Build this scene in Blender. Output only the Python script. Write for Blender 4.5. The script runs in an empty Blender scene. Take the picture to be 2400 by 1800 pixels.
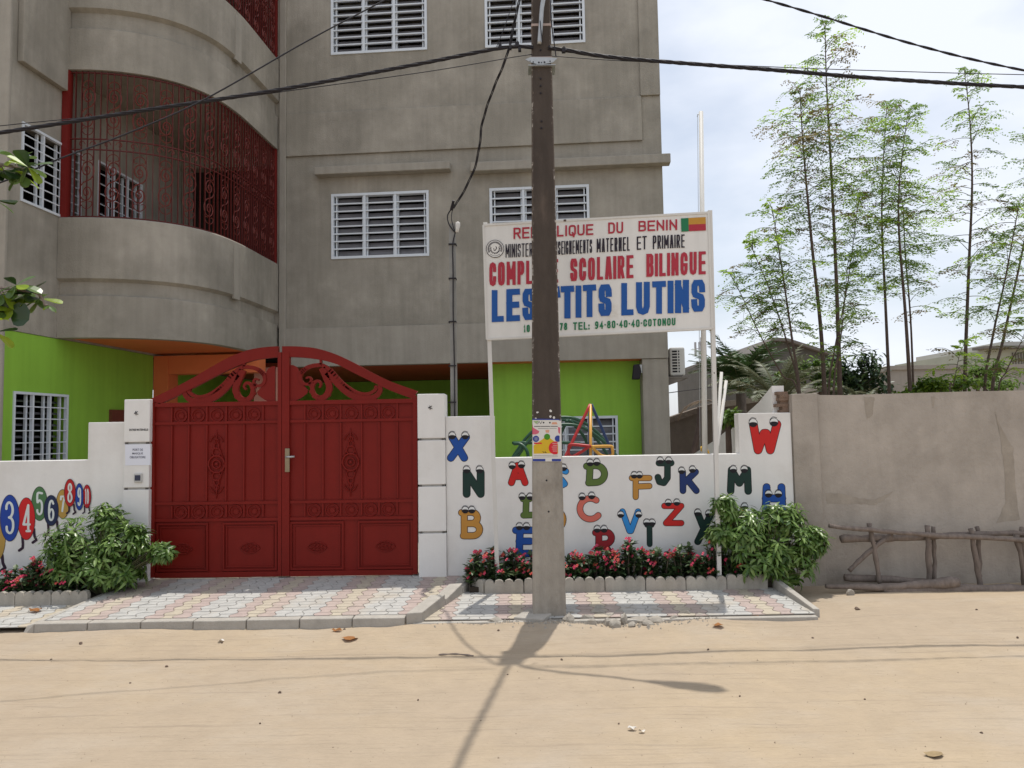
import bpy, math, random
from mathutils import Vector, Matrix, noise
random.seed(7)
S = bpy.context.scene
COL = S.collection
PI = math.pi
# ---------------------------------------------------------------- camera
PITCH, ROLL, F = math.radians(3.59), 0.017, 1736.0
CAM = Vector((0, 0, 1.7))
fw = Vector((0, math.cos(PITCH), math.sin(PITCH)))
u0 = Vector((0, -math.sin(PITCH), math.cos(PITCH)))
r0 = Vector((1, 0, 0))
rt = r0 * math.cos(ROLL) - u0 * math.sin(ROLL)
up = u0 * math.cos(ROLL) + r0 * math.sin(ROLL)
cd = bpy.data.cameras.new('camera')
cam = bpy.data.objects.new('camera', cd)
COL.objects.link(cam)
cam.matrix_world = Matrix(((rt.x, up.x, -fw.x, 0), (rt.y, up.y, -fw.y, 0), (rt.z, up.z, -fw.z, 1.7), (0, 0, 0, 1)))
cd.sensor_width = 36
cd.lens = 36 * F / 2400
cd.clip_end = 2000
S.camera = cam
S.render.resolution_x, S.render.resolution_y = 1024, 768
# ---------------------------------------------------------------- light
SX, SY = 0.062, 0.232                       # where the sun stands, per metre of height
sund = Vector((SX, SY, 1)).normalized()
EL = math.asin(sund.z)
sl = bpy.data.lights.new('sun', 'SUN')
sl.energy = 3.1
sl.angle = math.radians(0.53)
sl.color = (1, 0.955, 0.88)
so = bpy.data.objects.new('sun', sl)
so.rotation_euler = sund.to_track_quat('Z', 'Y').to_euler()
so.location = (0, 0, 30)
COL.objects.link(so)
W = bpy.data.worlds.new('World')
S.world = W
W.use_nodes = True
nt = W.node_tree
bg = nt.nodes['Background']
sky = nt.nodes.new('ShaderNodeTexSky')
sky.sky_type = 'NISHITA'
sky.sun_disc = False
sky.sun_elevation = EL
sky.sun_rotation = math.atan2(sund.x, sund.y)
sky.dust_density = 1.5
sky.air_density = 1.2
tc = nt.nodes.new('ShaderNodeTexCoord')
mp = nt.nodes.new('ShaderNodeMapping')
mp.inputs['Scale'].default_value = (1, 1, 2.2)
nz = nt.nodes.new('ShaderNodeTexNoise')
nz.inputs['Scale'].default_value = 3.2
nz.inputs['Detail'].default_value = 6
nz.inputs['Roughness'].default_value = 0.5
rp = nt.nodes.new('ShaderNodeValToRGB')
rp.color_ramp.elements[0].position = 0.3
rp.color_ramp.elements[0].color = (0.42, 0.42, 0.42, 1)
rp.color_ramp.elements[1].position = 0.62
rp.color_ramp.elements[1].color = (0.97, 0.97, 0.97, 1)
mx = nt.nodes.new('ShaderNodeMix')
mx.data_type = 'RGBA'
nt.links.new(tc.outputs['Generated'], mp.inputs[0])
nt.links.new(mp.outputs[0], nz.inputs['Vector'])
nt.links.new(nz.outputs['Fac'], rp.inputs[0])
nt.links.new(rp.outputs[0], mx.inputs[0])
nt.links.new(sky.outputs[0], mx.inputs[6])
mx.inputs[7].default_value = (7.9, 8.3, 9.1, 1)
nt.links.new(mx.outputs[2], bg.inputs[0])
bg.inputs[1].default_value = 0.105
S.view_settings.view_transform = 'Standard'
S.view_settings.look = 'None'
S.view_settings.exposure = 0.2
S.view_settings.gamma = 1
S.view_settings.use_curve_mapping = False

# ---------------------------------------------------------------- measuring helpers (photo pixel -> point on a plane)
def ray(x, y):
    return fw + rt * ((x - 1200) / F) - up * ((y - 900) / F)
def P(x, y, Y):
    d = ray(x, y)
    return CAM + d * (Y / d.y)
def PG(x, y, z=0.0):
    d = ray(x, y)
    return CAM + d * ((z - 1.7) / d.z)
D = 2400 / 2212.0
def PD(x, y, Y):
    return P(x * D, y * D, Y)

# ---------------------------------------------------------------- materials
MATS = {}
def mat(name, col, rough=0.8, var=0.12, scale=6.0, bump=0.0, bscale=60.0, streak=0.0, metal=0.0, spec=0.3, col2=None, fac2=(0.5, 0.62), sc2=2.0, coat=0.0, trans=0.0, stretch=(1, 1, 1), obj=True):
    if name in MATS:
        return MATS[name]
    m = bpy.data.materials.new(name)
    m.use_nodes = True
    t = m.node_tree
    b = t.nodes['Principled BSDF']
    b.inputs['Roughness'].default_value = rough
    b.inputs['Metallic'].default_value = metal
    b.inputs['Specular IOR Level'].default_value = spec
    if coat:
        b.inputs['Coat Weight'].default_value = coat
        b.inputs['Coat Roughness'].default_value = 0.15
    N, Lk = t.nodes, t.links
    co = N.new('ShaderNodeTexCoord')
    mp = N.new('ShaderNodeMapping')
    mp.inputs['Scale'].default_value = stretch
    Lk.new(co.outputs['Object'], mp.inputs[0])
    src = None
    c = N.new('ShaderNodeRGB')
    c.outputs[0].default_value = (*col, 1)
    src = c.outputs[0]
    if col2:
        n2 = N.new('ShaderNodeTexNoise')
        n2.inputs['Scale'].default_value = sc2
        n2.inputs['Detail'].default_value = 7
        n2.inputs['Roughness'].default_value = 0.62
        Lk.new(mp.outputs[0], n2.inputs['Vector'])
        r2 = N.new('ShaderNodeMapRange')
        r2.inputs[1].default_value, r2.inputs[2].default_value = fac2
        Lk.new(n2.outputs['Fac'], r2.inputs[0])
        x = N.new('ShaderNodeMix')
        x.data_type = 'RGBA'
        Lk.new(r2.outputs[0], x.inputs[0])
        Lk.new(src, x.inputs[6])
        x.inputs[7].default_value = (*col2, 1)
        src = x.outputs[2]
    if var:
        n1 = N.new('ShaderNodeTexNoise')
        n1.inputs['Scale'].default_value = scale
        n1.inputs['Detail'].default_value = 8
        n1.inputs['Roughness'].default_value = 0.65
        Lk.new(mp.outputs[0], n1.inputs['Vector'])
        r1 = N.new('ShaderNodeMapRange')
        r1.inputs[1].default_value, r1.inputs[2].default_value = 0.25, 0.75
        r1.inputs[3].default_value, r1.inputs[4].default_value = 1 - var, 1 + var
        Lk.new(n1.outputs['Fac'], r1.inputs[0])
        x = N.new('ShaderNodeMix')
        x.data_type = 'RGBA'
        x.blend_type = 'MULTIPLY'
        x.inputs[0].default_value = 1
        Lk.new(src, x.inputs[6])
        Lk.new(r1.outputs[0], x.inputs[7])
        src = x.outputs[2]
    if streak:
        ms = N.new('ShaderNodeMapping')
        ms.inputs['Scale'].default_value = (5, 5, 0.35)
        Lk.new(co.outputs['Object'], ms.inputs[0])
        n3 = N.new('ShaderNodeTexNoise')
        n3.inputs['Scale'].default_value = 2.2
        n3.inputs['Detail'].default_value = 5
        Lk.new(ms.outputs[0], n3.inputs['Vector'])
        r3 = N.new('ShaderNodeMapRange')
        r3.inputs[1].default_value, r3.inputs[2].default_value = 0.35, 0.7
        r3.inputs[3].default_value, r3.inputs[4].default_value = 1 + streak * 0.4, 1 - streak
        Lk.new(n3.outputs['Fac'], r3.inputs[0])
        x = N.new('ShaderNodeMix')
        x.data_type = 'RGBA'
        x.blend_type = 'MULTIPLY'
        x.inputs[0].default_value = 1
        Lk.new(src, x.inputs[6])
        Lk.new(r3.outputs[0], x.inputs[7])
        src = x.outputs[2]
    Lk.new(src, b.inputs['Base Color'])
    if bump:
        nb = N.new('ShaderNodeTexNoise')
        nb.inputs['Scale'].default_value = bscale
        nb.inputs['Detail'].default_value = 8
        nb.inputs['Roughness'].default_value = 0.7
        Lk.new(mp.outputs[0], nb.inputs['Vector'])
        bp = N.new('ShaderNodeBump')
        bp.inputs['Strength'].default_value = bump
        bp.inputs['Distance'].default_value = 0.02
        Lk.new(nb.outputs['Fac'], bp.inputs['Height'])
        Lk.new(bp.outputs[0], b.inputs['Normal'])
    if trans:
        tr = N.new('ShaderNodeBsdfTranslucent')
        Lk.new(src, tr.inputs[0])
        ms2 = N.new('ShaderNodeMixShader')
        ms2.inputs[0].default_value = trans
        Lk.new(b.outputs[0], ms2.inputs[1])
        Lk.new(tr.outputs[0], ms2.inputs[2])
        Lk.new(ms2.outputs[0], N['Material Output'].inputs[0])
    MATS[name] = m
    return m

PLASTER = mat('cement_plaster', (0.278, 0.255, 0.212), 0.9, 0.17, 1.3, 0.45, 40, 0.10, col2=(0.37, 0.338, 0.285), sc2=0.9, fac2=(0.44, 0.66))
PLASTER2 = mat('cement_plaster_trim', (0.325, 0.298, 0.252), 0.9, 0.12, 2.5, 0.35, 45, 0.10)
WHITE = mat('white_wall_paint', (0.75, 0.73, 0.70), 0.75, 0.05, 2.0, 0.12, 30, 0.02, col2=(0.66, 0.63, 0.59), fac2=(0.5, 0.75), sc2=1.5)
GREY = mat('grey_render', (0.415, 0.365, 0.312), 0.92, 0.20, 1.6, 0.5, 30, 0.04, col2=(0.31, 0.27, 0.225), fac2=(0.48, 0.68), sc2=0.9)
GREEN = mat('lime_green_paint', (0.25, 0.47, 0.05), 0.7, 0.08, 1.5, 0.2, 40, 0.06)
ORANGE = mat('orange_paint', (0.66, 0.17, 0.06), 0.7, 0.06, 2, 0.1, 40)
SALMON = mat('painted_pink_light', (0.52, 0.25, 0.19), 0.7, 0.04, 2)  # pinkish light on the pale column put into its colour
GATE = mat('red_gate_paint', (0.178, 0.0095, 0.0055), 0.5, 0.08, 5, 0.05, 25, 0.05, spec=0.2)
GRILLE = mat('red_grille_paint', (0.10, 0.013, 0.010), 0.5, 0.1, 8)
ALU = mat('white_aluminium', (0.62, 0.66, 0.70), 0.45, 0.04, 6, spec=0.4)
GLASS = mat('louvre_glass', (0.15, 0.145, 0.155), 0.2, 0.25, 3, spec=0.55)
DARK = mat('painted_room_shade', (0.03, 0.026, 0.025), 0.9, 0.1, 3)  # near-black colour stands in for the shade inside the rooms
CONC = mat('concrete', (0.36, 0.33, 0.29), 0.9, 0.14, 9, 0.5, 50, 0.05)
CONCD = mat('kerb_concrete', (0.40, 0.37, 0.325), 0.92, 0.16, 7, 0.5, 60)
SIGNW = mat('sign_white_enamel', (0.72, 0.70, 0.66), 0.5, 0.04, 3, 0.04, 10, 0.06, col2=(0.55, 0.50, 0.42), fac2=(0.62, 0.8), sc2=3)
RUSTW = mat('rusty_white_paint', (0.64, 0.62, 0.58), 0.6, 0.06, 6, 0.1, 30, 0, col2=(0.09, 0.055, 0.035), fac2=(0.66, 0.69), sc2=9, stretch=(1, 1, 0.35))
BARK = mat('grey_bark', (0.205, 0.165, 0.14), 0.9, 0.35, 14, 0.9, 40, stretch=(1, 1, 0.4))
TRUNK = mat('slim_brown_bark', (0.10, 0.07, 0.055), 0.9, 0.25, 12, 0.6, 40)
CABLE = mat('black_cable', (0.02, 0.018, 0.022), 0.6, 0.1, 8)
STEEL = mat('galvanised_steel', (0.42, 0.43, 0.43), 0.45, 0.12, 20, metal=0.6)
BLACK = mat('black_paint', (0.015, 0.012, 0.016), 0.6, 0)
def leafmat(name, col, tr=0.3, rough=0.45, spec=0.4):
    return mat(name, col, rough, 0.3, 5, trans=tr, spec=spec)
def paint(name, col):
    return mat(name, col, 0.6, 0.05, 12)

# ---------------------------------------------------------------- mesh builder
ORG = {}
class MB:
    def __init__(s):
        s.v, s.f, s.mi, s.cur = [], [], [], 0
    def face(s, pts):
        n = len(s.v)
        s.v += [tuple(p) for p in pts]
        s.f.append(tuple(range(n, n + len(pts))))
        s.mi.append(s.cur)
    def raw(s, vs, fs):
        n = len(s.v)
        s.v += [tuple(p) for p in vs]
        for q in fs:
            s.f.append(tuple(n + i for i in q))
            s.mi.append(s.cur)
    def hexa(s, b, t):                      # 4 bottom points (ccw), 4 top points
        s.raw(list(b) + list(t), [(3, 2, 1, 0), (4, 5, 6, 7), (0, 1, 5, 4), (1, 2, 6, 5), (2, 3, 7, 6), (3, 0, 4, 7)])
    def box(s, x0, x1, y0, y1, z0, z1):
        s.hexa([(x0, y0, z0), (x1, y0, z0), (x1, y1, z0), (x0, y1, z0)], [(x0, y0, z1), (x1, y0, z1), (x1, y1, z1), (x0, y1, z1)])
    def prism(s, poly, y0, y1):             # polygon in (x, z), extruded along y
        n = len(poly)
        vs = [(a, y0, b) for a, b in poly] + [(a, y1, b) for a, b in poly]
        s.raw(vs, [tuple(range(n)), tuple(reversed(range(n, 2 * n)))] + [(i, i + n, (i + 1) % n + n, (i + 1) % n) for i in range(n)])
    def vprism(s, poly, z0, z1):            # polygon in (x, y), extruded up
        n = len(poly)
        vs = [(a, b, z0) for a, b in poly] + [(a, b, z1) for a, b in poly]
        s.raw(vs, [tuple(reversed(range(n))), tuple(range(n, 2 * n))] + [(i, (i + 1) % n, (i + 1) % n + n, i + n) for i in range(n)])
    def tube(s, pts, r, n=8, cap=True):
        pts = [Vector(p) for p in pts]
        if not isinstance(r, (list, tuple)):
            r = [r] * len(pts)
        base = len(s.v)
        a = None
        for i, p in enumerate(pts):
            d = (pts[min(i + 1, len(pts) - 1)] - pts[max(i - 1, 0)])
            if d.length < 1e-9:
                d = Vector((0, 0, 1))
            d.normalize()
            if a is None:
                a = d.cross(Vector((0, 0, 1)) if abs(d.z) < 0.9 else Vector((1, 0, 0)))
            a = (a - d * a.dot(d))
            if a.length < 1e-6:
                a = d.orthogonal()
            a.normalize()
            b = d.cross(a)
            for k in range(n):
                t = 2 * PI * k / n
                s.v.append(tuple(p + (a * math.cos(t) + b * math.sin(t)) * r[i]))
        for i in range(len(pts) - 1):
            for k in range(n):
                k2 = (k + 1) % n
                s.f.append((base + i * n + k, base + i * n + k2, base + (i + 1) * n + k2, base + (i + 1) * n + k))
                s.mi.append(s.cur)
        if cap:
            s.f.append(tuple(reversed(range(base, base + n))))
            s.mi.append(s.cur)
            e = base + (len(pts) - 1) * n
            s.f.append(tuple(range(e, e + n)))
            s.mi.append(s.cur)
    def bar(s, a, b, w, h=None):
        h = h or w
        a, b = Vector(a), Vector(b)
        d = (b - a).normalized()
        x = d.cross(Vector((0, 1, 0)))
        if x.length < 1e-3:
            x = Vector((1, 0, 0))
        x.normalize()
        y = d.cross(x)
        q = [(-w / 2, -h / 2), (w / 2, -h / 2), (w / 2, h / 2), (-w / 2, h / 2)]
        s.hexa([a + x * i + y * j for i, j in q], [b + x * i + y * j for i, j in q])
    def build(s, name, m, parent=None, smooth=False, bevel=0.0, world=True):
        vs = [Vector(p) for p in s.v]
        if parent is None:
            lo = Vector((min(p.x for p in vs), min(p.y for p in vs), min(p.z for p in vs)))
            hi = Vector((max(p.x for p in vs), max(p.y for p in vs), max(p.z for p in vs)))
            o = Vector(((lo.x + hi.x) / 2, (lo.y + hi.y) / 2, lo.z))
        else:
            o = ORG[parent.name]
        me = bpy.data.meshes.new(name)
        me.from_pydata([p - o for p in vs], [], s.f)
        ms = m if isinstance(m, (list, tuple)) else [m]
        for q in ms:
            me.materials.append(q)
        if len(ms) > 1:
            me.polygons.foreach_set('material_index', s.mi)
        if smooth:
            me.polygons.foreach_set('use_smooth', [True] * len(me.polygons))
        me.update()
        ob = bpy.data.objects.new(name, me)
        COL.objects.link(ob)
        if parent is None:
            ob.location = o
        else:
            ob.parent = parent
        ORG[ob.name] = o
        if bevel:
            bm = ob.modifiers.new('bevel', 'BEVEL')
            bm.width = bevel
            bm.segments = 2
            bm.limit_method = 'ANGLE'
        return ob
def tag(o, label=None, cat=None, group=None, kind=None):
    if label:
        o['label'] = label
    if cat:
        o['category'] = cat
    if group:
        o['group'] = group
    if kind:
        o['kind'] = kind
    return o
def thing(name, loc, label, cat, group=None, rz=0):
    o = bpy.data.objects.new(name, None)
    o.empty_display_size = 0.2
    COL.objects.link(o)
    o.location = loc
    o.rotation_euler = (0, 0, rz)
    ORG[o.name] = Vector(loc)
    return tag(o, label, cat, group)
def struct(name, mb, m, **k):
    return tag(mb.build(name, m, **k), kind='structure')
def ell(cx, cy, rx, ry, n=24, rot=0):
    return [(cx + rx * math.cos(2 * PI * i / n) * math.cos(rot) - ry * math.sin(2 * PI * i / n) * math.sin(rot),
             cy + rx * math.cos(2 * PI * i / n) * math.sin(rot) + ry * math.sin(2 * PI * i / n) * math.cos(rot)) for i in range(n)]
def smooth_pts(pts, n=4):
    out = []
    m = len(pts)
    for i in range(m - 1):
        p0, p1, p2, p3 = pts[max(i - 1, 0)], pts[i], pts[i + 1], pts[min(i + 2, m - 1)]
        for k in range(n):
            t = k / n
            out.append(tuple(0.5 * (2 * b + (c - a) * t + (2 * a - 5 * b + 4 * c - d) * t * t + (-a + 3 * b - 3 * c + d) * t ** 3) for a, b, c, d in zip(p0, p1, p2, p3)))
    out.append(tuple(pts[-1]))
    return out
# painting on a plane: polygons given in photo pixels, laid on the plane Y = const
class Paint(MB):
    def __init__(s, Y, proj=None):
        super().__init__()
        s.Y = Y
        s.d = 0.0
        s.proj = proj or (lambda x, y, d: P(x, y, s.Y - d))
    def poly(s, pts, d):
        q = [s.proj(x, y, d) for x, y in pts]
        a = sum(pts[i][0] * pts[(i + 1) % len(pts)][1] - pts[(i + 1) % len(pts)][0] * pts[i][1] for i in range(len(pts)))
        s.face(q if a < 0 else q[::-1])
    def stroke(s, pts, r, d, r2=None):
        n = len(pts)
        for i, p in enumerate(pts):
            d += 0.00006
            rr = r if r2 is None else r + (r2 - r) * i / max(1, n - 1)
            s.poly(ell(p[0], p[1], rr, rr, 14), d)
            if i + 1 < n:
                q = pts[i + 1]
                rq = r if r2 is None else r + (r2 - r) * (i + 1) / max(1, n - 1)
                dx, dy = q[0] - p[0], q[1] - p[1]
                L = math.hypot(dx, dy) or 1
                nx, ny = -dy / L, dx / L
                d += 0.00006
                s.poly([(p[0] + nx * rr, p[1] + ny * rr), (q[0] + nx * rq, q[1] + ny * rq), (q[0] - nx * rq, q[1] - ny * rq), (p[0] - nx * rr, p[1] - ny * rr)], d)
        return d
def glyphs(text, bold=0.0):
    c = bpy.data.curves.new('t', 'FONT')
    c.body = text
    c.fill_mode = 'FRONT'
    c.resolution_u = 5
    c.offset = bold
    o = bpy.data.objects.new('t', c)
    COL.objects.link(o)
    dg = bpy.context.evaluated_depsgraph_get()
    me = o.evaluated_get(dg).to_mesh()
    vs = [(v.co.x, v.co.y) for v in me.vertices]
    fs = [tuple(p.vertices) for p in me.polygons]
    o.evaluated_get(dg).to_mesh_clear()
    bpy.data.objects.remove(o)
    bpy.data.curves.remove(c)
    return vs, fs
def word(mb, text, quad, proj, bold=0.0):   # quad in px: TL, TR, BR, BL
    vs, fs = glyphs(text, bold)
    x0, x1 = min(v[0] for v in vs), max(v[0] for v in vs)
    y0, y1 = min(v[1] for v in vs), max(v[1] for v in vs)
    out = []
    for x, y in vs:
        a, b = (x - x0) / (x1 - x0), (y1 - y) / (y1 - y0)
        tx = quad[0][0] * (1 - a) + quad[1][0] * a
        ty = quad[0][1] * (1 - a) + quad[1][1] * a
        bx = quad[3][0] * (1 - a) + quad[2][0] * a
        by = quad[3][1] * (1 - a) + quad[2][1] * a
        out.append(proj(tx * (1 - b) + bx * b, ty * (1 - b) + by * b))
    mb.raw(out, fs)
# ================================================================ SETTING
# sand street and open ground: one sheet, finer near the camera, reaching the horizon
def sand_h(x, y):
    h = 0.0
    if 1.5 < y < 9.5 and abs(x) < 14:
        h += 0.016 * noise.noise((x * 0.7, y * 1.6, 3.1)) + 0.007 * noise.noise((x * 2.1, y * 6.0, 9.2)) + 0.006 * noise.noise((x * 1.6, y * 15.0, 1.7)) + 0.003 * noise.noise((x * 5.0, y * 26.0, 4.4))
        h += 0.004 * noise.noise((x * 9, y * 14, 5.5))
        k = max(0, min(1, (x - 2.6) / 1.0)) * max(0, min(1, (y - 6.0) / 0.9))
        k = k * k * (3 - 2 * k)
        h += k * (0.055 + 0.03 * noise.noise((x * 1.4, y * 1.1, 7.7))) * max(0, min(1, (7.48 - y) / .3))
        k2 = max(0, 1 - abs(y - 6.47) / 0.33) * max(0, min(1, (3.2 - x))) * max(0, min(1, (x + 6)))
        h += 0.04 * k2 * (0.55 + noise.noise((x * 1.5, y, 2.0)) + .35 * noise.noise((x * 5, y * 6, 8.0)))
        h -= 0.02 * max(0, 1 - abs(y - 6.05) / 0.3) * max(0, min(1, 1.3 - x))
    if y > 8.1:
        h -= 0.01
    return h
def axis(segs):
    out = []
    for a, b, n in segs:
        out += [a + (b - a) * i / n for i in range(n)]
    return out + [segs[-1][1]]
gx = axis([(-400, -40, 6), (-40, -9, 10), (-9, 9, 240), (9, 40, 10), (40, 400, 6)])
gy = axis([(-60, -6, 8), (-6, 1.5, 10), (1.5, 8.0, 170), (8.0, 12, 10), (12, 60, 10), (60, 700, 8)])
mb = MB()
mb.v = [(x, y, sand_h(x, y)) for y in gy for x in gx]
nx = len(gx)
mb.f = [(j * nx + i, j * nx + i + 1, (j + 1) * nx + i + 1, (j + 1) * nx + i) for j in range(len(gy) - 1) for i in range(nx - 1)]
mb.mi = [0] * len(mb.f)
SAND = mat('street_sand', (0.385, 0.307, 0.222), 0.95, 0.07, 5, 0.0, col2=(0.42, 0.33, 0.225), sc2=0.35, fac2=(0.45, 0.62))
t = SAND.node_tree
co = t.nodes.new('ShaderNodeTexCoord')
bumps = []
prev = None
for sc, stren, st in ((160, 0.35, (1, 1, 1)), (9, 0.9, (0.2, 2.8, 1)), (30, 0.5, (0.5, 1.6, 1))):
    m1 = t.nodes.new('ShaderNodeMapping')
    m1.inputs['Scale'].default_value = st
    t.links.new(co.outputs['Object'], m1.inputs[0])
    n1 = t.nodes.new('ShaderNodeTexNoise')
    n1.inputs['Scale'].default_value = sc
    n1.inputs['Detail'].default_value = 6
    n1.inputs['Roughness'].default_value = 0.6
    t.links.new(m1.outputs[0], n1.inputs['Vector'])
    b1 = t.nodes.new('ShaderNodeBump')
    b1.inputs['Strength'].default_value = stren
    b1.inputs['Distance'].default_value = 0.02 if sc < 100 else 0.006
    t.links.new(n1.outputs['Fac'], b1.inputs['Height'])
    if prev:
        t.links.new(prev.outputs[0], b1.inputs['Normal'])
    prev = b1
t.links.new(prev.outputs[0], t.nodes['Principled BSDF'].inputs['Normal'])
base_in = t.nodes['Principled BSDF'].inputs['Base Color']
def sand_mix(fac, col):
    x = t.nodes.new('ShaderNodeMix')
    x.data_type = 'RGBA'
    t.links.new(base_in.links[0].from_socket, x.inputs[6])
    x.inputs[7].default_value = (*col, 1)
    t.links.new(fac, x.inputs[0])
    t.links.new(x.outputs[2], base_in)
def sand_noise(st, sc, lo, hi, top):
    m1 = t.nodes.new('ShaderNodeMapping')
    m1.inputs['Scale'].default_value = st
    t.links.new(co.outputs['Object'], m1.inputs[0])
    n1 = t.nodes.new('ShaderNodeTexNoise')
    n1.inputs['Scale'].default_value = sc
    n1.inputs['Detail'].default_value = 7
    n1.inputs['Roughness'].default_value = 0.65
    t.links.new(m1.outputs[0], n1.inputs['Vector'])
    r1 = t.nodes.new('ShaderNodeMapRange')
    r1.inputs[1].default_value, r1.inputs[2].default_value, r1.inputs[4].default_value = lo, hi, top
    t.links.new(n1.outputs['Fac'], r1.inputs[0])
    return r1.outputs[0]
sand_mix(sand_noise((0.28, 8.5, 1), 3.0, .56, .67, .5), (0.27, 0.215, 0.158))      # tyre and foot streaks, the shade of ruts painted in as darker colour
sand_mix(sand_noise((1, 1, 1), 140, .60, .72, .5), (0.23, 0.18, 0.13))           # coarse dark grains
sand_mix(sand_noise((1, 1.6, 1), 0.9, .50, .68, .45), (0.43, 0.365, 0.29))        # paler dusty patches
sx_ = t.nodes.new('ShaderNodeSeparateXYZ')
t.links.new(co.outputs['Object'], sx_.inputs[0])
ra = t.nodes.new('ShaderNodeMapRange')
ra.inputs[1].default_value, ra.inputs[2].default_value, ra.inputs[4].default_value = 1.6, 3.6, 1.0
t.links.new(sx_.outputs[0], ra.inputs[0])
rb_ = t.nodes.new('ShaderNodeMapRange')
rb_.inputs[1].default_value, rb_.inputs[2].default_value = 5.2, 6.9
t.links.new(sx_.outputs[1], rb_.inputs[0])
mu = t.nodes.new('ShaderNodeMath')
mu.operation = 'MULTIPLY'
t.links.new(ra.outputs[0], mu.inputs[0])
t.links.new(rb_.outputs[0], mu.inputs[1])
sand_mix(mu.outputs[0], (0.47, 0.32, 0.155))                                       # fresh yellow sand heaped by the grey wall
ground = struct('ground', mb, SAND, smooth=True)

# paving: interlocking blocks in colour stripes on a mortar bed
PAVW = mat('paver_grey_white', (0.42, 0.41, 0.385), 0.9, 0.15, 9, 0.3, 60, col2=(0.43, 0.375, 0.30), sc2=1.5, fac2=(0.52, 0.75))
PAVP = mat('paver_pink', (0.395, 0.315, 0.285), 0.9, 0.15, 9, 0.3, 60, col2=(0.42, 0.35, 0.295), sc2=1.5, fac2=(0.45, 0.75))
PAVY = mat('paver_yellow', (0.44, 0.385, 0.30), 0.9, 0.12, 9, 0.3, 60, col2=(0.43, 0.37, 0.30), sc2=1.5, fac2=(0.5, 0.75))
JOINT = mat('joint_sand', (0.27, 0.22, 0.165), 0.95, 0.15, 12)
def inside(p, poly):
    c = False
    n = len(poly)
    for i in range(n):
        a, b = poly[i], poly[(i + 1) % n]
        if (a[1] > p[1]) != (b[1] > p[1]) and p[0] < (b[0] - a[0]) * (p[1] - a[1]) / (b[1] - a[1]) + a[0]:
            c = not c
    return c
def clip(poly, region):                     # Sutherland-Hodgman against a convex ccw region
    out = poly
    n = len(region)
    for i in range(n):
        a, b = region[i], region[(i + 1) % n]
        inp, out = out, []
        sd = lambda p: (b[0] - a[0]) * (p[1] - a[1]) - (b[1] - a[1]) * (p[0] - a[0])
        for j in range(len(inp)):
            p, q = inp[j], inp[(j + 1) % len(inp)]
            sp, sq = sd(p), sd(q)
            if sp >= 0:
                out.append(p)
            if sp * sq < 0:
                k = sp / (sp - sq)
                out.append((p[0] + (q[0] - p[0]) * k, p[1] + (q[1] - p[1]) * k))
        if len(out) < 3:
            return []
    return out
def paving(name, region, hz, stripe, x0, skew=0.0):
    bed = MB()
    bed.face([(x, y, hz(x, y)) for x, y in region])
    p = MB()
    w, h, d = 0.125, 0.088, 0.019
    xs = [q[0] for q in region]
    ys = [q[1] for q in region]
    rr = random.Random(3)
    for r in range(int((max(ys) - min(ys)) / h) + 2):
        ya = min(ys) + r * h
        for c in range(-1, int((max(xs) - min(xs)) / w) + 2):
            xa = min(xs) + c * w + 0.001
            s = 1 if (c + r) % 2 else -1
            g = 0.0035
            A = lambda x, y, dx=0: (x + dx + skew * (y - min(ys)), y)
            y1, y2 = ya + g, ya + h - g
            e = d * s
            q = [A(xa + g, y1), A(xa + w - g, y1), A(xa + w - g + e, ya + h * .32), A(xa + w - g + e, ya + h * .68), A(xa + w - g, y2), A(xa + g, y2), A(xa + g - e, ya + h * .68), A(xa + g - e, ya + h * .32)]
            if s < 0:
                pass
            q = clip(q, region)
            if len(q) < 3:
                continue
            ci = stripe[int(math.floor((xa + skew * r * h * 0 - x0) / w + 0.5)) % len(stripe)]
            dz = rr.uniform(0, 0.003)
            p.cur = ci
            n = len(q)
            top = [(a, b, hz(a, b) + 0.006 + dz) for a, b in q]
            bot = [(a, b, hz(a, b) + 0.0005) for a, b in q]
            p.raw(bot + top, [tuple(range(n, 2 * n))] + [(i, (i + 1) % n, (i + 1) % n + n, i + n) for i in range(n)])
    o = struct(name, p, [PAVW, PAVP, PAVY])
    b = bed.build(name + '_bed', JOINT, o)
    return o
RL0, RR0 = Vector((-4.16, 6.6, .09)), Vector((-0.93, 6.6, .09))
RAMP = [(RL0.x, 6.665), (-0.88, 6.665), (-0.48, 8.08), (-4.06, 8.08)]
def ramp_h(x, y):
    return 0.085 + (y - 6.6) / 1.4 * 0.075
paving('driveway_paving', RAMP, ramp_h, [0, 0, 0, 1, 2, 1], -4.4, 0.05)
side_h = lambda x, y: 0.045 + (y - 6.6) * 0.025
SW_R = PG(1768 * D, 1330 * D, .05).x
paving('sidewalk_paving', [(-0.93, 6.62), (SW_R, 6.62), (SW_R - 0.02, 7.62), (-0.62, 7.62)], side_h, [0, 1, 2, 1, 0, 0], -0.25)
paving('sidewalk_paving_far', [(-7.5, 6.62), (RL0.x - 0.07, 6.62), (-4.12, 7.62), (-7.5, 7.62)], side_h, [0, 2, 0, 0], -6)
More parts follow.
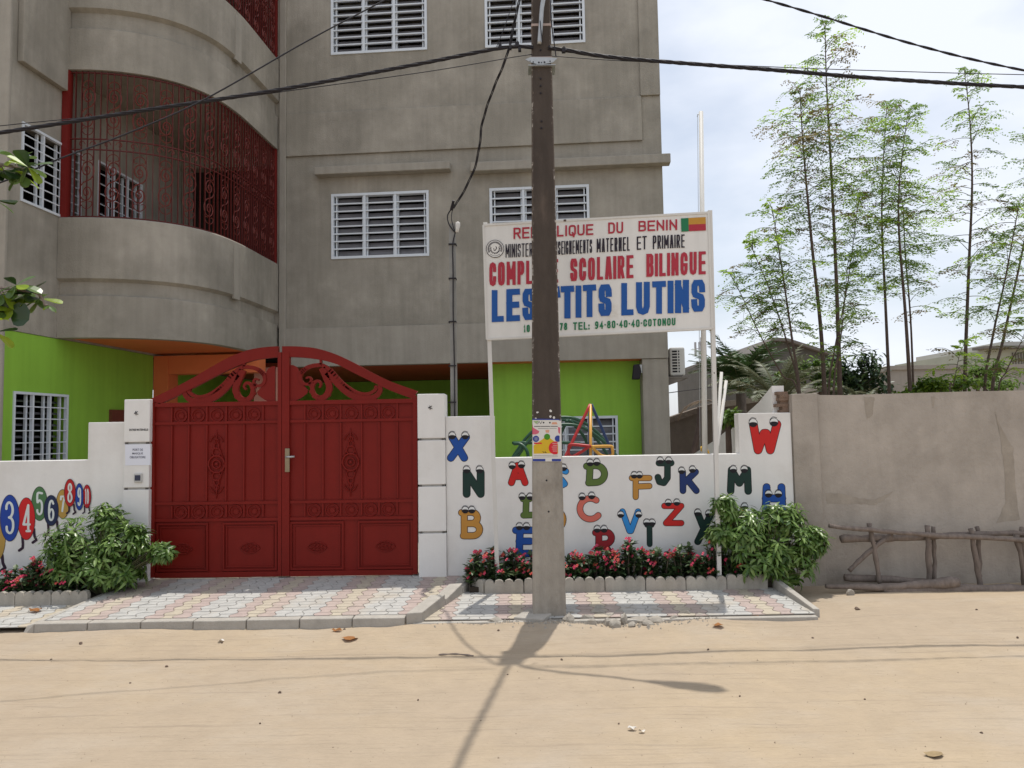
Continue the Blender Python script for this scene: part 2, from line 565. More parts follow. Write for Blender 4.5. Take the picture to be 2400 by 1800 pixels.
# kerbs round the driveway
mb = MB()
n = 7
RR0.x = -0.93
for i in range(n):
    xa = RL0.x - 0.03 + (RR0.x - RL0.x + 0.0) * i / n
    xb = RL0.x - 0.03 + (RR0.x - RL0.x + 0.0) * (i + 1) / n - 0.008
    j = 0.006 * ((i * 7) % 3 - 1)
    mb.hexa([(xa, 6.55 + j, -0.05), (xb, 6.55 + j, -0.05), (xb, 6.66, -0.05), (xa, 6.66, -0.05)], [(xa, 6.56 + j, .093), (xb, 6.56 + j, .093), (xb, 6.66, .095), (xa, 6.66, .095)])
mb.box(-0.9, SW_R, 6.55, 6.615, -0.06, 0.042)
struct('driveway_kerb', mb, CONCD, bevel=0.008)
mb = MB()
L = RL0.x - 0.03
mb.hexa([(L - 0.12, 6.53, -.05), (L - .005, 6.55, -.05), (L - .005, 6.665, -.05), (L - 0.09, 6.665, -.05)], [(L - 0.08, 6.58, .07), (L - .005, 6.56, .09), (L - .005, 6.665, .09), (L - .06, 6.665, .085)])
mb.hexa([(L - 0.06, 6.67, -.02), (L - 0.004, 6.67, -.02), (-4.065, 7.95, .05), (-4.12, 7.95, .05)], [(L - 0.06, 6.67, .085), (L - 0.004, 6.67, .088), (-4.065, 7.95, .158), (-4.12, 7.95, .155)])
struct('driveway_edge', mb, CONCD, bevel=0.006)
# the slanting kerb blocks on the driveway's other side
for i, (a, b, up_) in enumerate((((-0.955, 6.55), (-0.80, 7.08), 0.02), ((-0.79, 7.09), (-0.665, 7.52), 0.012), ((-0.655, 7.53), (-0.55, 7.86), 0.03))):
    m_ = MB()
    w = 0.135
    za, zb_ = 0.11 + up_, 0.13 + up_ + (0.02 if i else 0)
    m_.hexa([(a[0], a[1], -.03), (a[0] + w, a[1] + .03, -.03), (b[0] + w, b[1] + .02, -.0), (b[0], b[1], -.0)], [(a[0], a[1], za), (a[0] + w, a[1] + .03, za), (b[0] + w, b[1] + .02, zb_ + .02), (b[0], b[1], zb_ + .02)])
    tag(m_.build('kerb_stone', CONCD, bevel=0.008), ['pale kerb stone slanting at the street end of the driveway edge', 'middle pale kerb stone of the driveway edge beside the sidewalk', 'dusty grey kerb stone where the driveway edge meets the gate pillar'][i], 'kerb stone', 'kerb stones along the driveway edge')
m_ = MB()
m_.hexa([(SW_R, 6.66, -.03), (SW_R + .06, 6.66, -.03), (SW_R + .03, 7.65, -.03), (SW_R - .04, 7.65, -.03)], [(SW_R, 6.66, .085), (SW_R + .06, 6.66, .08), (SW_R + .03, 7.65, .17), (SW_R - .04, 7.65, .17)])
tag(m_.build('kerb_stone', CONCD, bevel=0.008), 'narrow kerb stone ending the sidewalk beside the yellow sand', 'kerb stone')
# ground inside the compound
mb = MB()
mb.box(-9, 3.4, 8.25, 24, -0.05, 0.16)
struct('yard_ground', mb, CONCD)

# ================================================================ SCHOOL BUILDING (own axes: u along the front, v into it)
AB = math.radians(4.4)
OB = Vector((-4.118, 13.075, 0))
bld = thing('school_building', OB, 'unpainted grey cement school building with curved balconies and louvre windows', 'building', rz=-AB)
ORG[bld.name] = Vector((0, 0, 0))
UL, VF = -1.85, -4.12
def wall(mb, ax, c, a0, a1, z0, z1, t, holes):
    f = (lambda a, z, d: (a, c + d, z)) if ax == 'v' else (lambda a, z, d: (c - d, a, z))
    A = sorted({a0, a1} | {h[0] for h in holes} | {h[1] for h in holes})
    Z = sorted({z0, z1} | {h[2] for h in holes} | {h[3] for h in holes})
    A = [q for q in A if a0 <= q <= a1]
    Z = [q for q in Z if z0 <= q <= z1]
    for i in range(len(A) - 1):
        for j in range(len(Z) - 1):
            ca, cz = (A[i] + A[i + 1]) / 2, (Z[j] + Z[j + 1]) / 2
            if any(h[0] < ca < h[1] and h[2] < cz < h[3] for h in holes):
                continue
            for d in (0, t):
                q = [f(A[i], Z[j], d), f(A[i + 1], Z[j], d), f(A[i + 1], Z[j + 1], d), f(A[i], Z[j + 1], d)]
                mb.face(q if (d == 0) else q[::-1])
    for b in [(a0, a1, z0, z1)] + list(holes):
        for q in (((b[0], b[2]), (b[1], b[2])), ((b[0], b[3]), (b[1], b[3])), ((b[0], b[2]), (b[0], b[3])), ((b[1], b[2]), (b[1], b[3]))):
            mb.face([f(*q[0], 0), f(*q[1], 0), f(*q[1], t), f(*q[0], t)])
def window(ax, c, a0, a1, z0, z1, rows, cols=3, op=False):
    f = (lambda a, d, z: (a, c + d, z)) if ax == 'v' else (lambda a, d, z: (c - d, a, z))
    fr, gl = MB(), MB()
    def bx(m, A0, A1, d0, d1, Z0, Z1):
        q = [f(A0, d0, Z0), f(A1, d0, Z0), f(A1, d1, Z0), f(A0, d1, Z0)]
        r = [f(A0, d0, Z1), f(A1, d0, Z1), f(A1, d1, Z1), f(A0, d1, Z1)]
        m.hexa(q, r)
    w, q9, h9, m9 = (0.045, 0.09, 0.011, 0.022) if not op else (0.032, 0.03, 0.007, 0.014)
    bx(fr, a0, a1, -0.02, q9, z0, z0 + w)
    bx(fr, a0, a1, -0.02, q9, z1 - w, z1)
    bx(fr, a0, a0 + w, -0.018, q9, z0 + w, z1 - w)
    bx(fr, a1 - w, a1, -0.018, q9, z0 + w, z1 - w)
    cw = (a1 - a0 - 2 * w) / cols
    rh = (z1 - z0 - 2 * w) / rows
    for k in range(cols):
        ca, cb = a0 + w + k * cw, a0 + w + (k + 1) * cw
        if k:
            bx(fr, ca - m9, ca + m9, -0.012, q9, z0 + w, z1 - w)
        if op:
            bx(fr, cb - 0.06, cb - 0.03, 0.05, 0.08, z0 + w, z1 - w)
        if not op:
            bx(fr, ca + 0.028, ca + 0.05, 0.03, 0.10, z0 + w, z1 - w)
            bx(fr, cb - 0.05, cb - 0.028, 0.03, 0.10, z0 + w, z1 - w)
        for r in range(rows):
            zz = z0 + w + r * rh
            if r:
                bx(fr, ca, cb, -0.008, 0.022 if not op else 0.004, zz - h9, zz + h9)
            # a tilted glass slat
            zc = zz + rh * 0.5
            hh = rh * (0.40 if not op else 0.10)
            tl = random.uniform(0.045, 0.06)
            q = [f(ca + 0.03, 0.03 + tl, zc - hh), f(cb - 0.03, 0.03 + tl, zc - hh), f(cb - 0.03, 0.075 + tl, zc + hh), f(ca + 0.03, 0.075 + tl, zc + hh)]
            gl.face(q)
    o = fr.build('window', ALU, bld)
    ORG[o.name] = Vector((0, 0, 0))
    g = gl.build('louvre_panes', GLASS, o)
    return o
holesF = [(0.95, 2.71, 4.79, 5.965), (3.79, 5.53, 4.75, 5.95), (0.95, 2.71, 8.53, 9.72), (3.755, 5.53, 8.50, 9.70)]
mb = MB()
wall(mb, 'v', 0.0, 0.0, 6.80, 2.89, 9.95, 0.2, holesF)
mb.build('front_wall', PLASTER, bld)
for h in holesF:
    window('v', 0.0, h[0], h[1], h[2], h[3], 8)
mb = MB()                                   # bands, pilasters and grooves of the front
mb.box(0.13, 6.47, -0.045, -0.002, 6.68, 7.462)
mb.build('upper_band', PLASTER, bld, bevel=0.008)
mb = MB()
mb.box(6.46, 6.80, -0.04, -0.002, 7.475, 9.9)
mb.build('upper_pilaster', PLASTER, bld, bevel=0.008)
mb = MB()
mb.box(0.005, 0.128, -0.05, -0.001, 2.95, 9.9)
mb.build('corner_pilaster', PLASTER2, bld, bevel=0.012)
mb = MB()
mb.box(0.12, 6.802, -0.022, -0.003, 2.885, 3.567)
mb.build('lower_beam', PLASTER2, bld, bevel=0.005)
for a, b, z0_, z1_ in ((0.70, 3.12, 6.27, 6.41), (3.48, 6.92, 6.21, 6.37)):
    mb = MB()
    mb.box(a, b, -0.20, -0.003, z0_, z1_)
    mb.build('window_hood', PLASTER2, bld, bevel=0.012)
mb = MB()
mb.box(6.36, 6.80, 0.0, 0.42, 0.0, 2.883)
mb.build('ground_pillar', PLASTER2, bld, bevel=0.012)
# shell that keeps the rooms dark
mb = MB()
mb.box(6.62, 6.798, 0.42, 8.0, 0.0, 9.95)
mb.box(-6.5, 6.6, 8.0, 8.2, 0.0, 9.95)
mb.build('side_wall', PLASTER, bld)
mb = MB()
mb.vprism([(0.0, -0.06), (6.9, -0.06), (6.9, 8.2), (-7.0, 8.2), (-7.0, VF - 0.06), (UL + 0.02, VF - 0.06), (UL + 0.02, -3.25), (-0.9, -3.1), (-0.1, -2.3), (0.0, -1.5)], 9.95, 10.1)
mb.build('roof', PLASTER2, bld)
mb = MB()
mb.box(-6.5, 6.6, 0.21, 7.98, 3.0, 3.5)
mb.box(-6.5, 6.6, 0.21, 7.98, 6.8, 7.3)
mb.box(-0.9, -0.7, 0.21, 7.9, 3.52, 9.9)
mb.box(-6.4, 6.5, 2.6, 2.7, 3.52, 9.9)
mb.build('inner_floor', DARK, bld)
# left wing: side wall seen from the street, green below, cement above
holG = [(-3.95, -2.93, 1.15, 2.30)]
mb = MB()
wall(mb, 'u', UL, VF, -0.82, 0.0, 3.055, 0.2, holG)
mb.build('green_wall', GREEN, bld)
window('u', UL, -3.95, -2.93, 1.15, 2.30, 7, op=True)
holW = [(-3.93, -2.76, 4.74, 5.78), (-2.38, -1.24, 4.55, 5.84)]
mb = MB()
wall(mb, 'u', UL + 0.012, VF, 0.0, 3.06, 9.95, 0.2, holW)
mb.build('wing_wall', PLASTER, bld)
window('u', UL + 0.012, -3.93, -2.76, 4.74, 5.78, 8, 3, op=True)
window('u', UL + 0.012, -2.38, -1.24, 4.55, 5.84, 8, op=True)
mb = MB()
mb.box(UL + 0.014, UL + 0.10, VF + 0.08, -3.15, 6.52, 8.3)
mb.build('wing_band', PLASTER, bld, bevel=0.01)
mb = MB()
wall(mb, 'v', VF, -7.0, UL - 0.002, 0.0, 9.95, 0.2, [])
mb.build('wing_front_wall', PLASTER, bld)
mb = MB()
mb.box(-2.10, UL + 0.02, VF - 0.05, VF - 0.002, 0.0, 9.9)
mb.build('wing_pilaster', PLASTER2, bld, bevel=0.012)
mb = MB()
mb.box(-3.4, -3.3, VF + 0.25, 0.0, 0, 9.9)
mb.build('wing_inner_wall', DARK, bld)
# rear wall of the balconies, with a doorway widened so the back reads dark
mb = MB()
wall(mb, 'v', 0.0, UL + 0.02, -0.005, 3.6, 9.95, 0.2, [(-1.72, -0.10, 3.6, 6.55), (-1.45, -0.25, 7.3, 9.7)])
mb.build('balcony_rear_wall', PLASTER, bld)
# balcony plan: straight out from the front, then curving across to the wing
CRV = smooth_pts([(-0.03, 0.0), (-0.04, -0.6), (-0.045, -1.2), (-0.065, -1.6), (-0.15, -2.1), (-0.34, -2.5), (-0.62, -2.80), (-1.0, -3.02), (-1.42, -3.15), (UL + 0.014, -3.2)], 5)
def offs(c, d):
    out = []
    for i, p in enumerate(c):
        a, b = c[max(i - 1, 0)], c[min(i + 1, len(c) - 1)]
        tx, ty = b[0] - a[0], b[1] - a[1]
        L = math.hypot(tx, ty)
        out.append((p[0] - ty / L * d, p[1] + tx / L * d))
    return out
def loft(mb, prof):
    rings = [[(x, y, z) for x, y in offs(CRV, d)] for z, d in prof]
    n = len(CRV)
    for k in range(len(prof)):
        a, b = rings[k], rings[(k + 1) % len(prof)]
        base = len(mb.v)
        mb.raw(a + b, [(i, i + 1, n + i + 1, n + i) for i in range(n - 1)])
    mb.face([r[0] for r in rings])
    mb.face([r[-1] for r in rings])
for prof, zf, zs in ((((3.065, 0), (3.64, 0), (3.66, -.05), (3.84, -.05), (3.88, .022), (4.715, .022), (4.73, .01), (4.73, -.12), (3.6, -.12), (3.6, -.14), (3.065, -.14)), 3.6, 3.09),
                     (((6.83, 0), (7.42, 0), (7.45, -.05), (7.67, -.05), (7.71, .025), (8.46, .025), (8.475, .01), (8.475, -.12), (7.3, -.12), (7.3, -.14), (6.83, -.14)), 7.3, 6.86)):
    mb = MB()
    loft(mb, prof)
    b = mb.build('balcony', PLASTER, bld)
    ORG[b.name] = Vector((0, 0, 0))
    mb = MB()
    poly = offs(CRV, -0.13) + [(UL + 0.02, -0.01)]
    mb.vprism(poly, zs, zf - 0.01)
    mb.build('balcony_slab', ORANGE if zf < 4 else PLASTER2, b)
    mb = MB()                               # the slim raised rib where the curve starts
    k0 = offs(CRV, 0.03)[14]
    k1 = offs(CRV, 0.03)[16]
    k2 = offs(CRV, -0.0)[16]
    k3 = offs(CRV, -0.0)[14]
    mb.vprism([k0, k3, k2, k1], prof[3][0] - .02, prof[5][0] - 0.06)
    mb.build('rib', PLASTER2, b)
# wrought iron grilles
def grille(z0_, z1_):
    mb = MB()
    c = smooth_pts(offs(CRV, -0.04), 3)
    acc, pts = 0.0, [c[0]]
    for i in range(1, len(c)):
        a, b = c[i - 1], c[i]
        L = math.hypot(b[0] - a[0], b[1] - a[1])
        while acc + L >= 0.084:
            k = (0.084 - acc) / L
            a = (a[0] + (b[0] - a[0]) * k, a[1] + (b[1] - a[1]) * k)
            pts.append(a)
            L = math.hypot(b[0] - a[0], b[1] - a[1])
            acc = 0
        acc += L
    zm = (z0_ + z1_) / 2
    for p in pts:
        i_ = pts.index(p)
        a_, b_ = pts[max(i_ - 1, 0)], pts[min(i_ + 1, len(pts) - 1)]
        tx, ty = b_[0] - a_[0], b_[1] - a_[1]
        l_ = math.hypot(tx, ty)
        tx, ty = tx / l_ * .005, ty / l_ * .005
        nx_, ny_ = -ty / .005 * .013, tx / .005 * .013
        mb.vprism([(p[0] - tx - nx_, p[1] - ty - ny_), (p[0] + tx - nx_, p[1] + ty - ny_), (p[0] + tx + nx_, p[1] + ty + ny_), (p[0] - tx + nx_, p[1] - ty + ny_)], z0_, z1_)
    for z in (z0_ + 0.02, zm - 0.075, zm + 0.075, z1_ - 0.02):
        mb.tube([(x, y, z) for x, y in pts], 0.011, 5)
    g = mb.build('balcony_grille', GRILLE, bld)
    ORG[g.name] = Vector((0, 0, 0))
    for i in range(2, len(pts) - 2, 4):
        m2 = MB()
        a, b = pts[i], pts[i + 1]
        cx, cy = a
        l_ = math.hypot(b[0] - a[0], b[1] - a[1])
        tx, ty = (b[0] - a[0]) / l_, (b[1] - a[1]) / l_
        SCR = mat('grille_scroll_red', (0.16, 0.03, 0.022), .5, .1, 8)
        for zc in ((z0_ + zm) / 2, (z1_ + zm) / 2):
            if m2.v:
                m2.build('scroll', SCR, g)
                m2 = MB()
            for sgn in (1, -1):
                q = []
                for k in range(30):
                    f_ = k / 29
                    ang = -PI / 2 - (1 - f_) * 4.3 * PI
                    r_ = .022 + .118 * f_ ** 1.6
                    s_, zz = math.cos(ang) * r_ * .8, .14 + math.sin(ang) * r_
                    q.append((cx + tx * s_ * sgn, cy + ty * s_ * sgn, zc + zz * sgn * 1.15))
                m2.tube(q, .0085, 4)
                for k in (1, -1):
                    m2.tube([(cx + tx * k * .075 * math.sin(w_), cy + ty * k * .075 * math.sin(w_), zc + sgn * (.34 + .05 * math.cos(w_ * 1.3))) for w_ in [j * .35 for j in range(9)]], .006, 4)
        m2.build('scroll', SCR, g)
        m2 = MB()
        for k in (-1, 1):
            m2 = MB()
            m2.tube([(cx + tx * k * (.08 - .05 * math.cos(w_) * (1 - w_ / 7)), cy + ty * k * (.08 - .05 * math.cos(w_) * (1 - w_ / 7)), zm + .055 * math.sin(w_) * (1 - w_ / 8)) for w_ in [j * .7 for j in range(9)]], .007, 4)
            m2.build('rail_curl', SCR, g)
    m3 = MB()
    e = offs(CRV, -0.04)[-1]
    m3.box(UL + 0.02, UL + 0.115, e[1] - 0.04, e[1] + 0.05, z0_, z1_)
    RP = mat('red_post_paint', (0.17, 0.013, 0.01), 0.5, 0.06, 6)
    m3.build('grille_post', RP, g)
    m3 = MB()
    e = offs(CRV, -0.04)[0]
    m3.box(e[0] - 0.03, e[0] + 0.03, -0.07, -0.01, z0_, z1_)
    m3.build('grille_post', mat('red_post_paint', (0.17, 0.013, 0.01), 0.5, 0.06, 6), g)
grille(4.735, 6.82)
grille(8.48, 9.94)
# porch below: orange column and beams, dark green rear wall, bright green recess
mb = MB()
mb.box(UL + 0.003, UL + 0.26, -0.81, -0.50, 0.1, 3.05)
mb.box(UL + 0.262, -0.02, -0.80, -0.55, 2.74, 3.05)
mb.build('orange_column', ORANGE, bld)
mb = MB()
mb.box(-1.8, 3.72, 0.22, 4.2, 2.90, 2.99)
mb.build('porch_ceiling', mat('orange_painted_shade', (0.40, 0.075, 0.03), .8, .06, 2), bld)  # ceiling orange darkened, the porch's shade put into the colour
mb = MB()
mb.box(UL + 0.01, 3.72, 4.2, 4.3, 0.1, 2.89)
mb.box(3.72, 3.78, 0.40, 4.3, 0.1, 2.89)
wall(mb, 'v', 0.40, 3.78, 6.355, 0.1, 2.895, 0.15, [(4.55, 5.95, 0.75, 1.93)])
mb.box(-1.86, -1.81, -0.49, 4.2, 0.1, 2.89)
mb.build('porch_wall', GREEN, bld)
window('v', 0.40, 4.55, 5.95, 0.75, 1.93, 8)
mb = MB()
mb.box(3.75, 6.36, -0.0, 0.395, 2.886, 2.894)
mb.build('recess_soffit', ORANGE, bld)
mb = MB()
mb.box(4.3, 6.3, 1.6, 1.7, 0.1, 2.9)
mb.build('room_shade_sheet', DARK, bld)  # near-black sheet in place of the unlit room behind the window
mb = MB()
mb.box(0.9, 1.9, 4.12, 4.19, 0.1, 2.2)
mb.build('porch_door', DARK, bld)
mb = MB()
mb.box(-0.46, -0.03, 0.0, 0.32, 0.1, 2.889)
mb.build('pink_lit_column', SALMON, bld)
mb = MB()
mb.box(UL + 0.003, UL + 0.05, -2.0, -1.3, 0.1, 2.12)
mb.build('brown_door', mat('brown_door_wood', (0.16, 0.045, 0.03), 0.5, 0.15, 4), bld)

def LB(u, v, z):                            # building axes -> world
    return OB + Vector((math.cos(AB), -math.sin(AB), 0)) * u + Vector((math.sin(AB), math.cos(AB), 0)) * v + Vector((0, 0, z))
# air conditioner on the far side wall, on its shelf
ac = thing('air_conditioner', LB(6.81, 0.7, 2.5), 'white air conditioner outdoor unit on a shelf beside the grey building', 'air conditioner', rz=-AB)
ORG[ac.name] = Vector((0, 0, 0))
mb = MB()
mb.box(0.06, 0.32, -0.40, 0.42, 0.10, 0.60)
mb.build('casing', mat('ac_white', (0.62, 0.61, 0.58), 0.5, 0.05, 6), ac, bevel=0.03)
mb = MB()
for i in range(8):
    mb.box(0.10, 0.185, -0.405, -0.398, 0.16 + i * .05, 0.19 + i * .05)
    mb.box(0.205, 0.225, -0.405, -0.398, 0.16 + i * .05, 0.19 + i * .05)
mb.build('vent_slots', BLACK, ac)
mb = MB()
mb.box(0.0, 0.36, -0.46, 0.45, 0.055, 0.085)
mb.hexa([(0.0, -0.45, -.06), (0.01, -0.45, -.06), (0.01, .44, -.06), (0, .44, -.06)], [(0.0, -0.45, .054), (0.34, -0.45, .054), (0.34, .44, .054), (0, .44, .054)])
mb.build('shelf', mat('shelf_grey', (0.2, 0.18, 0.16), 0.8, 0.15, 6), ac)
mb = MB()
mb.tube(smooth_pts([(0.06, -0.2, 0.45), (0.03, -.3, 0.38), (0.02, -.3, 0.2), (0.05, -.25, .1)], 4), 0.018, 6)
mb.build('hose', BLACK, ac)
fl = thing('floodlight', LB(6.25, -0.02, 2.66), 'small black floodlight under the beam at the grey ground floor pillar', 'floodlight', rz=-AB)
ORG[fl.name] = Vector((0, 0, 0))
mb = MB()
mb.prism([(-0.07, -0.13), (0.06, -0.13), (0.09, 0.0), (0.06, 0.13), (-0.04, 0.12)], -0.06, 0.06)
mb.build('housing', BLACK, fl, bevel=0.015)
mb = MB()
mb.box(0.05, 0.105, -0.015, 0.015, -0.02, 0.12)
mb.build('bracket', STEEL, fl)

# ================================================================ BOUNDARY WALLS AND GATE PILLARS
YW = 8.0
def XZ(x, y, Y=YW):                         # photo px -> (x, z) on the wall plane
    p = P(x, y, Y)
    return (p.x, p.z)
lx = PD(190, 960, YW).x
lp0, lp1 = PD(270, 1000, YW).x, PD(325.5, 1000, YW).x
rp0, rp1 = PD(903.5, 1000, YW).x, PD(963, 1000, YW).x
zl_lo, zl_hi = PD(90, 995, YW).z, PD(230, 912, YW).z
w1 = thing('white_wall', (-5.0, YW, 0), 'low white boundary wall painted with numbered ovals on legs, left of the red gate', 'wall')
mb = MB()
mb.prism([(-8.5, -0.1), (lp0 - .001, -0.1), (lp0 - .001, zl_hi), (lx, zl_hi), (lx, zl_lo), (-8.5, zl_lo)], YW, YW + 0.15)
mb.build('masonry', WHITE, w1, bevel=0.006)
xa, xb, xc, xd = rp1 + .001, PD(1068.5, 940, YW).x, PD(1596, 940, YW).x, PD(1712, 1000, YW).x
z1, z2, z3 = PD(1015, 899, YW).z, PD(1300, 985, YW).z, PD(1655, 892, YW).z
w2 = thing('white_wall', (1.0, YW, 0), 'stepped white boundary wall painted with colourful alphabet letters with eyes', 'wall')
mb = MB()
mb.prism([(xa, -0.1), (xd, -0.1), (xd, z3), (xc, z3), (xc, z2), (xb, z2), (xb, z1), (xa, z1)], YW, YW + 0.15)
mb.build('masonry', WHITE, w2, bevel=0.006)
def pillar(x0, x1, ztop, grooves, label):
    t = thing('gate_pillar', ((x0 + x1) / 2, YW, 0), label, 'pillar', 'white pillars flanking the red gate')
    zs = [-0.05] + sorted(grooves) + [ztop]
    mb = MB()
    for i in range(len(zs) - 1):
        mb.box(x0, x1, YW - 0.035, YW + 0.28, zs[i] + (0.011 if i else 0), zs[i + 1] - (0.011 if i < len(zs) - 2 else 0))
    mb.build('block', WHITE, t, bevel=0.007)
    mb = MB()
    mb.box(x0 + 0.012, x1 - 0.012, YW - 0.012, YW + 0.26, 0, ztop - 0.05)
    mb.build('groove', mat('groove_grey', (0.42, 0.41, 0.39), 0.85, 0.2, 30), t)  # groove core greyer than the pillar blocks
    mb = MB()
    for g in grooves:
        for xx in (x0 + 0.012, x1 - 0.040):
            mb.box(xx, xx + 0.026, YW - 0.030, YW - 0.013, g - 0.009, g + 0.009)
    mb.build('dark_groove_end', mat('groove_end_dark', (0.12, 0.11, 0.10), 0.9, 0.3, 30), t)  # groove ends in a darker tone than the core
    return t
pl = pillar(lp0, lp1, PD(297, 863, YW).z, [P(320, y, YW).z for y in (1038.5, 1145, 1249)], 'white grooved gate pillar carrying a taped paper notice and a doorbell')
pr = pillar(rp0, rp1, PD(935, 851, YW).z, [P(1012, y, YW).z for y in (1029.5, 1137.6, 1247)], 'white grooved gate pillar between the red gate and the letter X')
# grey neighbour wall
gx0 = xd + 0.003
zt = PD(1760, 851, YW).z
w3 = thing('grey_wall', (6, YW, 0), 'tall grey cement-rendered neighbour wall behind the log frame', 'wall')
mb = MB()
top = [(gx0, zt + 0.0), (gx0 + .05, zt + .004), (gx0 + .28, zt + .006), (gx0 + .33, zt - .012), (gx0 + .6, zt - 0.018), (gx0 + 1.3, zt - 0.008), (gx0 + 2.0, zt), (12, zt + .01)]
mb.prism([(gx0, -0.2), (12, -0.2)] + top[::-1], YW + 0.01, YW + 0.19)
mb.build('masonry', GREY, w3)
mb = MB()
mb.prism([(gx0 + .002, -0.2), (gx0 + 0.30, -0.2), (gx0 + 0.285, zt + .006), (gx0 + .01, zt + .002)], YW - 0.02, YW + 0.008)
mb.build('pilaster', GREY, w3, bevel=0.006)
STAIN_ = 0
STAIN = mat('damp_stain', (0.335, 0.29, 0.238), 0.92, 0.2, 6, 0.3, 35)
def stain(pts):
    p = Paint(YW + 0.008)
    p.poly(pts, 0.0)
    p.build('damp_patch', STAIN, w3)
def jag(pts, amp):
    random.seed(len(pts) + int(pts[0][0]))
    out = []
    for i in range(len(pts)):
        a, b = pts[i], pts[(i + 1) % len(pts)]
        for k in range(6):
            t = k / 6
            out.append((a[0] + (b[0] - a[0]) * t + random.uniform(-amp, amp), a[1] + (b[1] - a[1]) * t + random.uniform(-amp, amp)))
    return out
c58 = lambda x, y: (1800 + x / 2.765, 900 + y / 2.765)
for pts in ([(370, 705), (480, 710), (590, 740), (690, 750), (820, 690), (760, 750), (690, 785), (560, 775), (380, 775)],
            [(1470, 170), (1490, 240), (1545, 340), (1590, 420), (1600, 640), (1630, 880), (1480, 900), (1540, 760), (1530, 560), (1510, 380)],
            [(240, 485), (295, 490), (298, 515), (245, 522)], [(620, 85), (690, 85), (680, 200), (640, 230)], [(1060, 80), (1080, 82), (1075, 150), (1066, 155)]):
    stain(jag([c58(*e) for e in pts], 1.3))
# broken top corner and the sloping white wall running back from the street
mb = MB()
rr = random.Random(5)
for i in range(7):
    x = gx0 - 0.135 + rr.uniform(0, 0.07)
    z = z3 + 0.0 + i * 0.033
    mb.box(x, gx0 - 0.003, YW + 0.03 + rr.uniform(0, .03), YW + 0.17 + rr.uniform(0, .02), z, z + 0.0325)
mb.build('broken_masonry', mat('broken_brick', (0.22, 0.15, 0.11), 0.95, 0.3, 18, 0.8, 40), w3)
ps = P(1822, 913, YW + 0.1)
mb = MB()
xs_ = gx0 - 0.14
pr_ = [(YW + 0.152, -0.1), (YW + 0.152, z3 + 0.30), (8.6, 1.98), (9.3, 1.80), (9.9, 1.66), (10.5, 1.52), (12.5, 1.15), (12.5, -0.1)]
vs = [(xs_, a, b) for a, b in pr_] + [(xs_ + 0.13, a, b) for a, b in pr_]
n = len(pr_)
mb.raw(vs, [tuple(range(n)), tuple(range(2 * n - 1, n - 1, -1))] + [(i, (i + 1) % n, (i + 1) % n + n, i + n) for i in range(n)])
tag(mb.build('sloping_wall', WHITE), 'white wall sloping down and away behind the letter W', 'wall')

# ---------------------------------------------------------------- painted numbers
NUM = [(-70, 1075, 150, 330, (0.44, 0.27, 0.06), '', [(-30, 1330), (30, 1330)]),
       (365, 805, 125, 297, (0.55, 0.012, 0.015), '4', [(310, 1080), (470, 970)]),
       (135, 795, 137, 326, (0.012, 0.05, 0.30), '3', []),
       (548, 595, 113, 240, (0.07, 0.17, 0.065), '5', []),
       (710, 690, 106, 215, (0.012, 0.022, 0.07), '6', [(665, 890), (790, 860)]),
       (870, 600, 92, 205, (0.44, 0.25, 0.06), '7', []),
       (970, 445, 82, 195, (0.42, 0.012, 0.015), '8', [(955, 620), (1025, 630)]),
       (1100, 500, 61, 190, (0.012, 0.05, 0.30), '9', []),
       (1207, 495, 60, 165, (0.42, 0.012, 0.02), '10', [(1170, 650), (1235, 650)])]
cpx = lambda x, y: (x / 5.923, 1080 + y / 5.923)
DIG = {'3': [[(-.55, -.45), (-.5, -.62), (-.2, -.75), (.2, -.7), (.45, -.5), (.45, -.25), (.1, -.03), (-.1, -.03), (.1, -.03), (.5, .15), (.55, .45), (.3, .68), (-.1, .72), (-.45, .6), (-.5, .42)]],
       '4': [[(.35, .62), (.35, -.72), (-.5, .3), (.6, .3)], [(.05, .65), (.65, .65)]],
       '5': [[(.5, -.68), (-.35, -.68), (-.4, -.1), (.0, -.22), (.4, -.08), (.5, .25), (.35, .6), (-.05, .7), (-.4, .55), (-.42, .42)]],
       '6': [[(.45, -.5), (.2, -.7), (-.15, -.65), (-.4, -.3), (-.45, .2), (-.3, .6), (.05, .7), (.4, .5), (.45, .15), (.2, -.08), (-.15, -.03), (-.42, .2)]],
       '7': [[(-.45, -.35), (-.4, -.58), (.5, -.58), (.15, -.1), (-.1, .55)]],
       '8': [[(0, -.08), (-.35, -.3), (-.3, -.6), (.05, -.72), (.35, -.55), (.35, -.28), (0, -.08), (-.4, .2), (-.4, .55), (0, .72), (.4, .55), (.45, .25), (0, -.08)]],
       '9': [[(.4, -.3), (.35, -.6), (0, -.72), (-.35, -.5), (-.35, -.15), (-.05, .02), (.3, -.1), (.42, -.3), (.42, .25), (.25, .6), (-.1, .7), (-.4, .5)]],
       '10': [[(-.62, -.55), (-.45, -.7), (-.45, .7)], [(.3, -.7), (.08, -.4), (.08, .4), (.3, .68), (.55, .4), (.55, -.4), (.3, -.7)]]}
EDGE = paint('painted_outline', (0.012, 0.010, 0.014))
LEGP = paint('painted_leg_purple', (0.03, 0.012, 0.03))
NUMW = paint('painted_numeral_white', (0.62, 0.66, 0.64))
NMN = {'': 'ochre', '3': 'blue', '4': 'red', '5': 'green', '6': 'navy', '7': 'ochre', '8': 'red', '9': 'blue', '10': 'red'}
order = ['', '5', '4', '3', '7', '6', '10', '9', '8']
